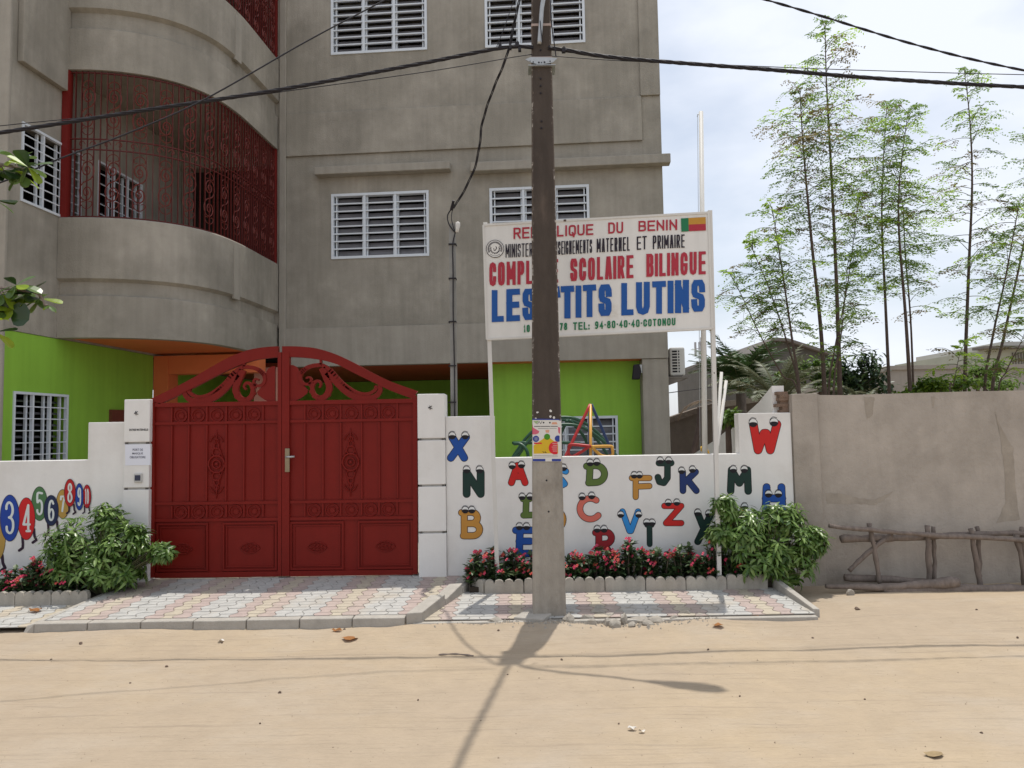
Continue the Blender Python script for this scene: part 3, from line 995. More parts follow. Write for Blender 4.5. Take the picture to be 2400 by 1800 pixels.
for cx, cy, rx, ry, col, s_, legs in NUM:
    d0 = 0.001 + order.index(s_) * 0.0011
    p = Paint(YW)
    q = lambda sc: [cpx(*e) for e in ell(cx, cy, rx * sc - (1 - sc), ry * sc, 40)]
    c2 = paint('painted_oval_%.2f_%.2f' % (col[0], col[2]), col)
    p.cur = 0
    p.poly([cpx(*e) for e in ell(cx, cy, rx, ry, 40)], d0)
    p.cur = 1
    p.poly([cpx(*e) for e in ell(cx, cy, rx - 7, ry - 7, 40)], d0 + 0.0003)
    o = p.build('painted_oval', [EDGE, c2], w1)
    tag(o, ('%s painted oval showing the number %s' % (NMN[s_], s_)) if s_ else 'ochre painted oval cut by the picture edge')
    if s_:
        p = Paint(YW)
        for st in DIG[s_]:
            pts = smooth_pts([(cx + a * rx * (0.62 if s_ != '10' else 0.85), cy + b * ry * 0.88) for a, b in st], 4) if s_ not in '47' and s_ != '10' else [(cx + a * rx * .62, cy + b * ry * .88) for a, b in st]
            p.stroke([cpx(*e) for e in pts], (0.85 + rx * 0.0145) * (1.0 if s_ != '10' else 0.55), d0 + 0.0005)
        p.build('numeral', NUMW, o)
    if legs:
        p = Paint(YW)
        for i, (a, b) in enumerate(legs):
            k = rx / 125
            foot = -1 if i == 0 else -.35
            e = [cpx(a, b - 20), cpx(a + 8 * k, b + 75 * k), cpx(a + 4 * k + (30 * k if i else 0), b + 130 * k), cpx(a + 45 * k * foot, b + 165 * k)]
            p.stroke(e, 3.1 * k, d0 - 0.0005)
        p.build('leg', LEGP, o)

# ---------------------------------------------------------------- painted letters with eyes
a9 = lambda x0, x1, y0, y1: (900 + x0 / 2.765, 900 + x1 / 2.765, 900 + y0 / 2.765, 900 + y1 / 2.765)
a14 = lambda x0, x1, y0, y1: (1400 + x0 / 2.765, 1400 + x1 / 2.765, 900 + y0 / 2.765, 900 + y1 / 2.765)
cB, cG, cO, cR, cN, cL, cT, cP, cC = (0.012, 0.075, 0.33), (0.010, 0.035, 0.028), (0.50, 0.24, 0.045), (0.55, 0.018, 0.015), (0.015, 0.035, 0.14), (0.10, 0.16, 0.035), (0.03, 0.25, 0.62), (0.62, 0.15, 0.11), (0.30, 0.015, 0.022)
LET = [('X', a9(410, 555, 320, 502), cB, 8.5, 'blue', [(.22, .05), (.80, .05)]),
       ('N', a9(512, 650, 550, 736), cG, 8.5, 'dark green', [(.17, .0), (.78, .0)]),
       ('B', a9(482, 640, 810, 1004), cO, 7.5, 'ochre', [(.28, .0), (.55, .0)]),
       ('A', a9(805, 935, 502, 660), cR, 7.5, 'red', [(.2, .14), (.66, .1)]),
       ('L', a9(882, 990, 722, 870), cL, 7, 'olive green', [(.12, .02), (.6, .02)]),
       ('E', a9(832, 985, 918, 1120), cB, 8, 'blue', [(.3, .0), (.6, .0)]),
       ('S', (1266, 1333, 1091, 1150), cT, 7, 'light blue', [(.55, .05), (.82, .05)]),
       ('O', (1278, 1327, 1190, 1246), cO, 7, 'ochre brown', [(.3, .05), (.6, .05)]),
       ('D', a9(1292, 1450, 505, 661), cL, 7.5, 'olive green', [(.28, .0), (.55, -.02)]),
       ('C', a9(1250, 1405, 722, 895), cP, 7, 'salmon pink', [(.22, .02), (.62, -.02)]),
       ('R', a9(1350, 1497, 935, 1125), cC, 7.5, 'crimson', [(.22, .0), (.52, .0)]),
       ('F', a14(206, 355, 585, 750), cO, 6.5, 'ochre', [(.22, .0), (.45, .0)]),
       ('J', a14(373, 498, 490, 660), cG, 7, 'dark green', [(.28, .0), (.72, .0)]),
       ('K', a14(531, 661, 548, 711), cN, 7, 'navy blue', [(.12, .05), (.66, .0)]),
       ('V', a14(145, 282, 808, 970), cT, 6.5, 'light blue', [(.05, .2), (.9, .2)]),
       ('I', a14(303, 372, 890, 1055), cG, 7.5, 'dark green', [(.25, .02), (.75, .02)]),
       ('Z', a14(416, 562, 765, 923), cR, 6.5, 'red', [(.3, .0), (.68, -.02)]),
       ('Y', a14(620, 762, 812, 1042), cG, 7.5, 'dark green', [(.22, .07), (.72, .1)]),
       ('M', a14(842, 1000, 535, 716), cG, 8, 'dark green', [(.25, .07), (.7, .07)]),
       ('W', a14(985, 1190, 235, 454), cR, 9.5, 'large red', [(.12, .05), (.78, .03)]),
       ('H', a14(1062, 1222, 645, 838), cB, 8.5, 'blue', [(.3, .32), (.7, .32)]),
       ('U', a14(812, 970, 778, 950), (0.33, 0.12, 0.03), 7.5, 'brown', [(.05, .1), (.9, .06)])]
def arc(cx, cy, rx, ry, a0, a1, n=12):
    return [(cx + rx * math.cos(math.radians(a0 + (a1 - a0) * i / n)), cy + ry * math.sin(math.radians(a0 + (a1 - a0) * i / n))) for i in range(n + 1)]
STR = {'X': [[(.08, 0), (.88, 1)], [(1, 0), (0, 1)]], 'N': [[(0, 1), (0, 0), (1, 1), (1, 0)]],
       'B': [[(.15, 0), (.15, 1)], [(0, .02), (.55, 0)] + arc(.55, .24, .33, .24, -90, 90)[1:] + [(.15, .48)], [(.5, .48)] + arc(.62, .74, .38, .26, -90, 90) + [(.1, 1)]],
       'A': [[(0, 1), (.42, .05), (.55, .05), (1, 1)], [(.2, .66), (.8, .66)]], 'L': [[(.3, 0), (.25, .95), (.05, 1), (1, .98)], [(0, .03), (.6, .03)]],
       'E': [[(0, .05), (.95, .05)], [(.25, .05), (.2, 1), (1, 1)], [(.2, .5), (.85, .5)]],
       'S': [[(1, .15), (.7, 0), (.2, .05), (.05, .28), (.3, .48), (.8, .58), (.95, .8), (.6, 1), (.05, .9)]],
       'O': [arc(.5, .5, .5, .5, 0, 360, 20)], 'D': [[(.2, 0), (.15, .95)], [(0, .06), (.5, .02)] + arc(.5, .5, .5, .48, -90, 90)[1:] + [(.12, 1)]],
       'C': [arc(.58, .5, .58, .5, -55, -320, 22)], 'R': [[(.2, .02), (.2, 1)], [(0, .05), (.6, .02)] + arc(.6, .28, .38, .26, -90, 90)[1:] + [(.2, .56)], [(.5, .56), (.95, 1)]],
       'F': [[(0, .05), (1, .05)], [(.22, .05), (.22, 1)], [(.22, .48), (1, .45)]], 'J': [[(.08, .02), (1, .02)], [(.72, .05), (.72, .75), (.45, 1), (.12, .95), (0, .72)]],
       'K': [[(.03, .02), (.05, 1)], [(.95, .02), (.1, .62)], [(.4, .45), (1, 1)]], 'V': [[(0, 0), (.45, 1), (.55, 1), (1, 0)]],
       'I': [[(0.1, .05), (.9, .05)], [(.5, .05), (.55, 1)]], 'Z': [[(0, .06), (1, .06), (.1, .97), (1, .97)]],
       'Y': [[(.08, 0), (.45, .5)], [(1, 0), (.1, 1)]], 'M': [[(0, 1), (.05, 0), (.5, .62), (.95, 0), (1, 1)]],
       'W': [[(0, 0), (.2, 1), (.45, .35), (.55, .35), (.72, 1), (1, 0)]], 'H': [[(.1, 0), (.05, 1)], [(.95, 0), (1, 1)], [(.05, .5), (1, .5)]],
       'U': [[(0, 0.1), (.05, 1)], [(.05, 1), (.5, 1), (.95, .8), (1, 0)]]}
EYEW = paint('painted_eye_white', (0.72, 0.72, 0.70))
for k, (x0, x1, y0, y1), col, r, cn, eyes in LET:
    r_ = min(r, (x1 - x0) * 0.24)
    f = lambda a, b: (x0 + r_ + a * (x1 - x0 - 2 * r_), y0 + r_ + b * (y1 - y0 - 2 * r_))
    cm = paint('painted_letter_%.2f_%.2f_%.2f' % col, col)
    p = Paint(YW)
    d = 0.001
    p.cur = 0
    for st in STR[k]:
        d = p.stroke([f(*e) for e in st], r_ + 0.9, d)
    d = max(d, 0.0022)
    p.cur = 1
    for st in STR[k]:
        d = p.stroke([f(*e) for e in st], r_ - 0.5, d)
    o = tag(p.build('painted_letter', [EDGE, cm], w2), '%s painted capital letter %s with eyes' % (cn, k))
    for ex, ey in eyes:
        p = Paint(YW)
        er = 4.6 + r * 0.42 * (1.25 if k == 'W' else 1)
        cx, cy = x0 + ex * (x1 - x0), y0 + ey * (y1 - y0) + 2
        p.cur = 0
        p.poly(ell(cx, cy, er + 0.9, er + 0.7), d + 0.0006)
        p.stroke(smooth_pts([(cx - er, cy - er * .55), (cx - er * .3, cy - er * 1.28), (cx + er * .7, cy - er * 1.05)], 3), 0.55, d + 0.0004)
        p.cur = 1
        p.poly(ell(cx, cy - 0.3, er - 0.5, er - 0.8), d + 0.0012)
        p.cur = 0
        p.poly([(cx + er * .92 * math.cos(t), cy + er * 0.12 + er * .82 * math.sin(t) * (1 if math.sin(t) > 0 else .35)) for t in [2 * PI * i / 24 for i in range(24)]], d + 0.0017)
        p.build('eye', [EDGE, EYEW], o)

# ---------------------------------------------------------------- small things on the left pillar
PX = lambda x, y, d=0.0: P(x, y, YW - 0.035 - d)
p = Paint(YW - 0.036)
word(p, 'ENTREE MATERNELLE', [(303, 1005), (347.5, 1004.4), (347.5, 1009.4), (303, 1010)], lambda x, y: PX(x, y, .0015), 0.03)
tag(p.build('stencilled_words', BLACK, pl), 'small black stencilled words')
p = Paint(YW - 0.037)
p.poly([(293, 1042), (352.5, 1041.5), (353, 1090), (293.5, 1091)], 0.001)
nt_ = p.build('paper_notice', mat('white_paper', (0.72, 0.73, 0.80), 0.7, 0.02, 8))
tag(nt_, 'white paper notice asking for masks, taped to the gate pillar', 'notice')
p = Paint(YW - 0.038)
for tx, a, b, y in (('PORT DE', 311, 335, 1051.5), ('MASQUE', 310, 335, 1060.5), ('OBLIGATOIRE', 304, 341, 1069)):
    word(p, tx, [(a, y), (b, y - .2), (b, y + 5.2), (a, y + 5.4)], lambda x, y: PX(x, y, .005), 0.015)
ob_ = MB()
ob_.v, ob_.f, ob_.mi = p.v, p.f, p.mi
ORG['x'] = ORG[nt_.name]
ob_.build('printed_words', mat('grey_ink', (0.13, 0.13, 0.18), 0.8, 0), nt_)
c = PX(325, 1120)
t = thing('doorbell', (c.x, c.y, c.z - .05), 'grey doorbell button box on the left gate pillar', 'doorbell')
mb = MB()
mb.box(c.x - .042, c.x + .042, c.y - .022, c.y - .001, c.z - .048, c.z + .048)
mb.build('housing', mat('pale_grey_plastic', (0.5, 0.49, 0.47), 0.5, 0.05), t, bevel=0.006)
mb = MB()
mb.box(c.x - .03, c.x + .03, c.y - .027, c.y - .0225, c.z - .028, c.z + .03)
mb.build('button', mat('dark_blue_plastic', (0.04, 0.045, 0.08), 0.4, 0.05), t, bevel=0.003)
for (x, y, o_, nm) in ((320, 968, pl, 'bolt_hole'), (1009, 955, pr, 'scuff_mark')):
    mb = MB()
    c = PX(x, y)
    for i in range(3):
        a = i * 1.1 + 0.3
        mb.tube([c + Vector((-.025 * math.cos(a), -.002 - .002 * i, -.025 * math.sin(a))), c + Vector((.022 * math.cos(a + .5), -.006, .022 * math.sin(a + .5)))], 0.0035, 5)
    mb.build(nm, BLACK, o_)

# ================================================================ GATE
YG = 8.06
gt = thing('red_gate', (PD(615, 1240, YG).x, YG, 0.15), 'closed dark red double metal gate with an arched scrolled top', 'gate')
GP = lambda cx, cy, Y=YG: (lambda p: (p.x, p.z))(P(340 + cx / 2.765, 780 + cy / 2.765, Y))
OUT = smooth_pts([(38, 432), (160, 374), (300, 302), (430, 226), (560, 156), (680, 112), (790, 94), (893, 89), (1010, 91), (1120, 104), (1240, 141), (1360, 197), (1480, 262), (1600, 318), (1768, 378)], 4)
INN = smooth_pts([(100, 462), (185, 424), (330, 350), (480, 272), (600, 218), (700, 182), (790, 166), (893, 158), (1010, 160), (1140, 176), (1250, 207), (1340, 253), (1480, 322), (1600, 378), (1735, 428)], 4)
bz = 1590
leaf = {}
for side in (0, 1):
    xl, xr = (38, 890) if side == 0 else (893, 1768)
    sel = lambda c: [q for q in c if (q[0] <= 890 if side == 0 else q[0] >= 893)]
    yb = lambda x: 1584 - (x - 40) / 1725 * 24
    mb = MB()
    yt = (lambda x: 468 - (x - 40) / 1725 * 34)
    mb.prism([GP(xl + 3, yb(xl)), GP(xr - 1, yb(xr)), GP(xr - 1, yt(xr)), GP(xl + 3, yt(xl))], YG, YG + 0.006)
    o = mb.build('gate_leaf', GATE, gt)
    leaf[side] = o
    # frame: arch, stiles, rails
    mb = MB()
    po, pi = sel(OUT), sel(INN)
    poly = [GP(*q) for q in po] + [GP(*q) for q in pi[::-1]]
    m = min(len(po), len(pi))
    for i in range(m - 1):
        qa, qb, qc, qd = GP(*po[i]), GP(*po[i + 1]), GP(*pi[i + 1]), GP(*pi[i])
        mb.prism([qd, qc, qb, qa], YG - 0.03, YG + 0.03)
    def strip(x0, y0_, x1, y1_, w, y_a, y_b):
        a, b = GP(x0, y0_), GP(x1, y1_)
        if abs(x1 - x0) > abs(y1_ - y0_):
            mb.prism([(a[0], a[1] - w / 2), (b[0], b[1] - w / 2), (b[0], b[1] + w / 2), (a[0], a[1] + w / 2)], y_a, y_b)
        else:
            mb.prism([(a[0] - w / 2, a[1]), (a[0] + w / 2, a[1]), (b[0] + w / 2, b[1]), (b[0] - w / 2, b[1])], y_a, y_b)
    ca, cb = (866, 890) if side == 0 else (893, 941)
    topc = GP(0, 95)[1]
    mb.prism([GP(ca, yb(ca)), GP(cb, yb(cb)), GP(cb, 128), GP(ca, 128)], YG - 0.036, YG + 0.03)
    oa, ob2 = (38, 70) if side == 0 else (1738, 1768)
    mb.prism([GP(oa, yb(oa)), GP(ob2, yb(ob2)), GP(ob2, 440 if side == 0 else 420), GP(oa, 440 if side == 0 else 385)], YG - 0.034, YG + 0.03)
    xi, xj = (71, 865) if side == 0 else (942, 1737)
    for ya, wd, dp in ((470, .045, .03), (590, .028, .022), (1108, .03, .022), (1216, .03, .022), (1570, .055, .028)):
        sk = lambda x, ya=ya: ya - (x - 40) / 1725 * (30 if ya < 700 else 22)
        strip(xi, sk(xi), xj, sk(xj), wd, YG - dp, YG - 0.001)
    fr = mb.build('frame', GATE, o)
    mb = MB()
    cols = [178, 288, 405, 530, 645, 768] if side == 0 else [1038, 1155, 1270, 1405, 1518, 1635]
    for x in cols:
        for ya, yc in ((484, 580), (604, 1094), (1124, 1202)):
            k = (x - 40) / 1725
            a, b = GP(x, ya - 30 * k), GP(x, yc - 26 * k)
            mb.box(a[0] - .0085, a[0] + .0085, YG - .019, YG - .001, b[1] , a[1])
    mb.build('batten', GATE, o)
    for i in range(5):
        x = (cols[i] + cols[i + 1]) / 2
        for y0_ in (540, 1166):
            c = GP(x, y0_ - (x - 40) / 1725 * 26)
            mb = MB()
            mb.tube([(c[0] + .068 * math.cos(t_), YG - .008, c[1] + .068 * math.sin(t_)) for t_ in [2 * PI * j / 24 for j in range(25)]], .0085, 5)
            mb.tube([(c[0] + .035 * math.cos(t_), YG - .004, c[1] + .035 * math.sin(t_)) for t_ in [2 * PI * j / 16 for j in range(17)]], .006, 4)
            mb.build('ring', GATE, o, smooth=True)
    # cast ornament
    ox, oy = (466, 852) if side == 0 else (1334, 838)
    mb = MB()
    cr = lambda dx, dy: (lambda q: (q[0], YG - .014, q[1]))(GP(ox + dx, oy + dy))
    def ring(dx, dy, rx, ry, r=.008):
        mb.tube([cr(dx + rx * math.cos(t_), dy + ry * math.sin(t_)) for t_ in [2 * PI * j / 20 for j in range(21)]], r, 5)
    ring(0, 0, 52, 55, .011)
    ring(0, 0, 26, 27, .009)
    q = [cr(10 * math.cos(t_), 10 * math.sin(t_)) for t_ in [2 * PI * j / 10 for j in range(10)]]
    mb.prism([(v[0], v[2]) for v in q], YG - .02, YG - .001)
    for sg in (1, -1):
        ring(0, sg * 78, 26, 28)
        ring(0, sg * 118, 17, 18)
        ring(0, sg * 150, 12, 14)
        mb.tube([cr(0, sg * 135), cr(0, sg * 222)], [.011, .003], 5)
        for s2 in (1, -1):
            mb.tube([cr(s2 * (8 + 34 * math.sin(t_ * .5)) , sg * (165 + 20 * math.cos(t_))) for t_ in [j * .5 for j in range(9)]], .007, 4)
            mb.tube([cr(s2 * 48, sg * 20), cr(s2 * 30, sg * 72), cr(s2 * 14, sg * 112), cr(s2 * 8, sg * 150)], .006, 4)
    mb.build('cast_ornament', GATE, o, smooth=True)
    # lower sunk panels
    pans = [(78, 412), (506, 858)] if side == 0 else [(942, 1290), (1380, 1737)]
    for (xa_, xb_) in pans:
        mb = MB()
        for i, (m1, m2, dp) in enumerate(((0, 12, .02), (22, 30, .012))):
            k = lambda x: (x - 40) / 1725 * 22
            T, B_ = 1236, 1548
            x0_, x1_ = xa_ + m1, xb_ - m1
            t0, t1, b0, b1 = T + m1 - k(x0_), T + m1 - k(x1_), B_ - m1 - k(x0_), B_ - m1 - k(x1_)
            w_ = m2 - m1
            mb.prism([GP(x0_, t0 + w_), GP(x1_, t1 + w_), GP(x1_, t1), GP(x0_, t0)], YG - dp, YG - .001)
            mb.prism([GP(x0_, b0), GP(x1_, b1), GP(x1_, b1 - w_), GP(x0_, b0 - w_)], YG - dp, YG - .001)
            mb.prism([GP(x0_, b0 - w_), GP(x0_ + w_, b0 - w_), GP(x0_ + w_, t0 + w_), GP(x0_, t0 + w_)], YG - dp, YG - .001)
            mb.prism([GP(x1_ - w_, b1 - w_), GP(x1_, b1 - w_), GP(x1_, t1 + w_), GP(x1_ - w_, t1 + w_)], YG - dp, YG - .001)
        mb.build('sunk_panel', GATE, o, bevel=.002)
        cx_, cy_ = (xa_ + xb_) / 2, 1402 - ((xa_ + xb_) / 2 - 40) / 1725 * 22
        mb = MB()
        e = [GP(cx_ + 62 * math.cos(t_) * (1 - .25 * abs(math.sin(t_))), cy_ + 34 * math.sin(t_)) for t_ in [2 * PI * j / 24 for j in range(25)]]
        mb.tube([(v[0], YG - .006, v[1]) for v in e], .0065, 5)
        for (dx, dy) in ((-25, -12), (0, -12), (25, -12), (-25, 10), (0, 10), (25, 10)):
            e = [GP(cx_ + dx + 13 * math.cos(t_), cy_ + dy + 10 * math.sin(t_)) for t_ in [2 * PI * j / 10 for j in range(11)]]
            mb.tube([(v[0], YG - .005, v[1]) for v in e], .006, 4)
        mb.build('oval_ornament', GATE, o, smooth=True)
    # scrollwork in the arch, drawn for the right leaf and mirrored for the left
    mir = (lambda x, y: (x, y)) if side == 1 else (lambda x, y: (1786 - x, y + (8 if x > 940 else 0) + (x - 893) / 850 * 16))
    mb = MB()
    def band(pts, w0, w1_=None, ya=YG - .024, yb_=YG + .02):
        pts = smooth_pts(pts, 4)
        n = len(pts)
        lft, rgt = [], []
        for i, p_ in enumerate(pts):
            a, b = pts[max(i - 1, 0)], pts[min(i + 1, n - 1)]
            L_ = math.hypot(b[0] - a[0], b[1] - a[1]) or 1
            t_ = i / (n - 1)
            w = w0 + ((w1_ if w1_ is not None else w0) - w0) * t_
            nx_, ny_ = -(b[1] - a[1]) / L_ * w / 2, (b[0] - a[0]) / L_ * w / 2
            lft.append(mir(p_[0] + nx_, p_[1] + ny_))
            rgt.append(mir(p_[0] - nx_, p_[1] - ny_))
        for i in range(n - 1):
            e = 0.0002 * (i % 2)
            mb.prism([GP(*lft[i]), GP(*lft[i + 1]), GP(*rgt[i + 1]), GP(*rgt[i])], ya + e, yb_ - e)
    band([(1010, 262), (1050, 228), (1105, 212), (1160, 214), (1220, 262), (1280, 325), (1350, 375), (1410, 396), (1460, 392), (1500, 362), (1490, 345)], 26, 20)
    band([(1190, 250), (1250, 320), (1300, 372), (1360, 412), (1430, 425), (1490, 415), (1525, 375), (1520, 338)], 60, 24)
    band([(1150, 228), (1180, 300), (1196, 350), (1185, 392), (1160, 418), (1125, 425)], 44, 34)
    band([(1125, 425), (1095, 400), (1085, 360), (1098, 325), (1125, 312), (1142, 335), (1130, 356)], 34, 10)
    band([(1050, 228), (1015, 262), (1008, 300), (1026, 328), (1062, 332), (1080, 306), (1066, 288), (1045, 296)], 26, 10)
    band([(1062, 330), (1100, 318)], 14, 14)
    band([(1140, 170), (1142, 216)], 14, 14)
    for k in range(9):
        a_ = math.radians(-60 + k * 32)
        x_, y_ = 1140 + 60 * math.cos(a_), 362 + 62 * math.sin(a_)
        band([(x_, y_), (x_ + 17 * math.cos(a_), y_ + 17 * math.sin(a_))], 20, 16, YG - .02, YG + .016)
    mb.build('scrollwork', GATE, o)
    mb = MB()
    pts = [(941, 208), (962, 210), (985, 222), (996, 240), (1000, 262), (1004, 300), (1030, 340), (1058, 372), (1052, 392), (1010, 425), (975, 440), (941, 444)]
    pts = [mir(*q) for q in pts]
    if side == 0:
        pts = [(min(q[0], 866), q[1]) for q in pts]
    pts = [GP(*q) for q in pts]
    mb.prism(pts if side else pts[::-1], YG - .012, YG + .01)
    mb.build('shield_plate', GATE, o)
mb = MB()
a = GP(930, 825)
mb.box(a[0] - .026, a[0] + .026, YG - .052, YG - .0365, GP(930, 902)[1], GP(930, 748)[1])
hb = mb.build('lock_plate', mat('worn_brass', (0.28, 0.225, 0.15), 0.4, 0.15, 20, metal=0.7), leaf[1], bevel=0.012)
mb = MB()
b = GP(985, 803)
mb.tube([(a[0] + .002, YG - .05, b[1]), (a[0] + .002, YG - .095, b[1]), (a[0] + .03, YG - .10, b[1] + .002), (b[0], YG - .095, b[1] + .004)], .011, 8)
mb.build('lever_handle', STEEL, leaf[1], smooth=True)
for y in (720, 1010, 1300):
    mb = MB()
    a = GP(32, y)
    mb.tube([(a[0], YG - .045, a[1] - .03), (a[0], YG - .045, a[1] + .03)], .014, 8)
    mb.build('hinge', GATE, leaf[0])

# ================================================================ SIGNBOARD
SA, SB = P(1132, 527, 7.66), P(1660, 498, 7.575)
sx = (SB - SA)
sn = Vector((sx.y, -sx.x, 0)).normalized()  # towards the street
def SP(x, y, d=0.0):
    r = ray(x, y)
    t = (SA + sn * d - CAM).dot(sn) / r.dot(sn)
    return CAM + r * t
sg = thing('school_signboard', (SP(1400, 640).x, SA.y, 0), 'white painted school signboard on two rust-flecked posts in the flower bed', 'sign')
mb = MB()
c4 = [(1133, 527.5), (1660, 498.5), (1669, 769.5), (1141, 795)]
f4 = [SP(x, y) for x, y in c4]
b4 = [p - sn * 0.035 for p in f4]
mb.hexa([f4[3], f4[2], b4[2], b4[3]], [f4[0], f4[1], b4[1], b4[0]])
bo = mb.build('board', SIGNW, sg)
mb = MB()
for i in range(4):
    a, b = f4[i], f4[(i + 1) % 4]
    mb.bar(a + sn * .004 - sn * .02, b + sn * .004 - sn * .02, 0.022, 0.05)
mb.build('edge_frame', RUSTW, sg)
for (a, b) in (((1137, 520), (1167, 1395)), ((1665, 492), (1688, 1395))):
    mb = MB()
    pa, pb = SP(*a), SP(*b)
    mb.bar(pa - sn * .03, Vector((pb.x, pb.y, 0.0)) - sn * .03, 0.042, 0.042)
    mb.build('post', RUSTW, sg)
c5 = lambda x, y: (1000 + x / 2.765, 450 + y / 2.765)
SR, SK, SBL, SGR = paint('sign_red', (0.40, 0.03, 0.05)), paint('sign_black', (0.02, 0.014, 0.024)), paint('sign_blue', (0.012, 0.085, 0.32)), paint('sign_green', (0.015, 0.17, 0.07))
WORDS = [('REPUBLIQUE', 558, 1085, 232, 305, 207, 277, SR, .035), ('DU', 1172, 1278, 198, 270, 193, 266, SR, .035), ('BENIN', 1368, 1628, 188, 256, 176, 246, SR, .035),
         ('MINISTERE', 508, 714, 338, 426, 329, 416, SK, .06), ('DES', 728, 790, 326, 414, 324, 411, SK, .06), ('ENSEIGNEMENTS', 806, 1075, 322, 410, 306, 394, SK, .06), ('MATERNEL', 1098, 1320, 303, 392, 290, 380, SK, .06), ('ET', 1358, 1430, 289, 376, 284, 370, SK, .06), ('PRIMAIRE', 1462, 1676, 283, 370, 274, 360, SK, .06),
         ('COMPLEXE', 400, 858, 458, 610, 434, 586, SR, .065), ('SCOLAIRE', 925, 1346, 431, 580, 408, 556, SR, .065), ('BILINGUE', 1418, 1815, 402, 550, 383, 532, SR, .065),
         ('LES', 413, 716, 636, 845, 620, 830, SBL, .085), ("P'", 735, 860, 618, 829, 612, 822, SBL, .085), ('TITS', 862, 1207, 612, 822, 593, 803, SBL, .085), ('LUTINS', 1253, 1812, 590, 802, 563, 776, SBL, .085),
         ('10', 625, 672, 862, 910, 860, 907, SGR, .05), ('78', 858, 915, 850, 897, 847, 894, SGR, .05), ('TEL:', 945, 1058, 845, 895, 841, 891, SGR, .05), ('94-80-40-40-COTONOU', 1087, 1616, 839, 888, 815, 863, SGR, .05)]
o8 = [(.5, 0), (.16, .03), (.02, .14), (0, .3), (0, .7), (.02, .86), (.16, .97), (.5, 1), (.84, .97), (.98, .86), (1, .7), (1, .3), (.98, .14), (.84, .03), (.5, 0)]
BLK = {'A': [[(0, 1), (.36, 0), (.64, 0), (1, 1)], [(.2, .68), (.8, .68)]], 'B': [[(.0, 0), (0, 1), (.7, 1), (.97, .93), (1, .75), (.95, .56), (.7, .49), (.0, .49)], [(.0, 0), (.7, 0), (.93, .06), (.93, .4), (.7, .49)]],
       'C': [[(1, .32), (1, .2), (.84, .04), (.5, 0), (.16, .04), (0, .2), (0, .8), (.16, .96), (.5, 1), (.84, .96), (1, .8), (1, .68)]], 'D': [[(0, 0), (0, 1), (.55, 1), (.85, .95), (1, .78), (1, .22), (.85, .05), (.55, 0), (0, 0)]],
       'E': [[(1, 0), (0, 0), (0, 1), (1, 1)], [(0, .49), (.9, .49)]], 'G': [[(1, .3), (1, .18), (.84, .04), (.5, 0), (.16, .04), (0, .2), (0, .8), (.16, .96), (.5, 1), (.84, .96), (1, .8), (1, .55), (.55, .55)]],
       'I': [[(.5, 0), (.5, 1)]], 'L': [[(0, 0), (0, 1), (1, 1)]], 'M': [[(0, 0), (0, 1)], [(1, 0), (1, 1)], [(.02, .07), (.5, .72)], [(.98, .07), (.5, .72)]], 'N': [[(0, 0), (0, 1)], [(1, 0), (1, 1)], [(.02, .1), (.98, .9)]], 'O': [o8], '0': [o8],
       'P': [[(0, 1), (0, 0), (.7, 0), (.95, .06), (1, .25), (.95, .46), (.7, .53), (0, .53)]], 'Q': [o8, [(.55, .75), (.8, 1.0), (.75, 1.16)]], 'R': [[(0, 1), (0, 0), (.7, 0), (.95, .06), (.98, .24), (.95, .43), (.7, .5), (0, .5)], [(.5, .5), (1, 1)]],
       'S': [[(1, .27), (.97, .12), (.8, .02), (.2, .02), (.03, .12), (.02, .36), (.14, .46), (.86, .55), (.98, .65), (.97, .88), (.8, .98), (.2, .98), (.03, .88), (0, .73)]], 'T': [[(0, 0), (1, 0)], [(.5, 0), (.5, 1)]],
       'U': [[(0, 0), (0, .8), (.16, .96), (.5, 1), (.84, .96), (1, .8), (1, 0)]], 'X': [[(0, 0), (1, 1)], [(1, 0), (0, 1)]], "'": [[(.6, 0), (.4, .2)]], ':': [[(.5, .42), (.5, .5)], [(.5, .92), (.5, 1)]], '-': [[(0.1, .5), (.9, .5)]],
       '1': [[(.1, .2), (.6, 0), (.6, 1)]], '4': [[(.75, 1), (.75, 0), (0, .7), (1, .7)]], '7': [[(0, 0), (1, 0), (.35, 1)]], '8': [[(.5, .47), (.1, .38), (.08, .1), (.3, 0), (.7, 0), (.92, .1), (.9, .38), (.5, .47), (.03, .6), (0, .88), (.3, 1), (.7, 1), (1, .88), (.97, .6), (.5, .47)]], '9': [[(.95, .4), (.7, .56), (.25, .55), (.03, .4), (.05, .12), (.3, 0), (.7, 0), (.95, .12), (.97, .5), (.85, .85), (.5, 1), (.1, .95)]]}
ADV = {'I': .42, "'": .35, ':': .35, '-': .55, 'M': 1.25, 'L': .92, '1': .7}
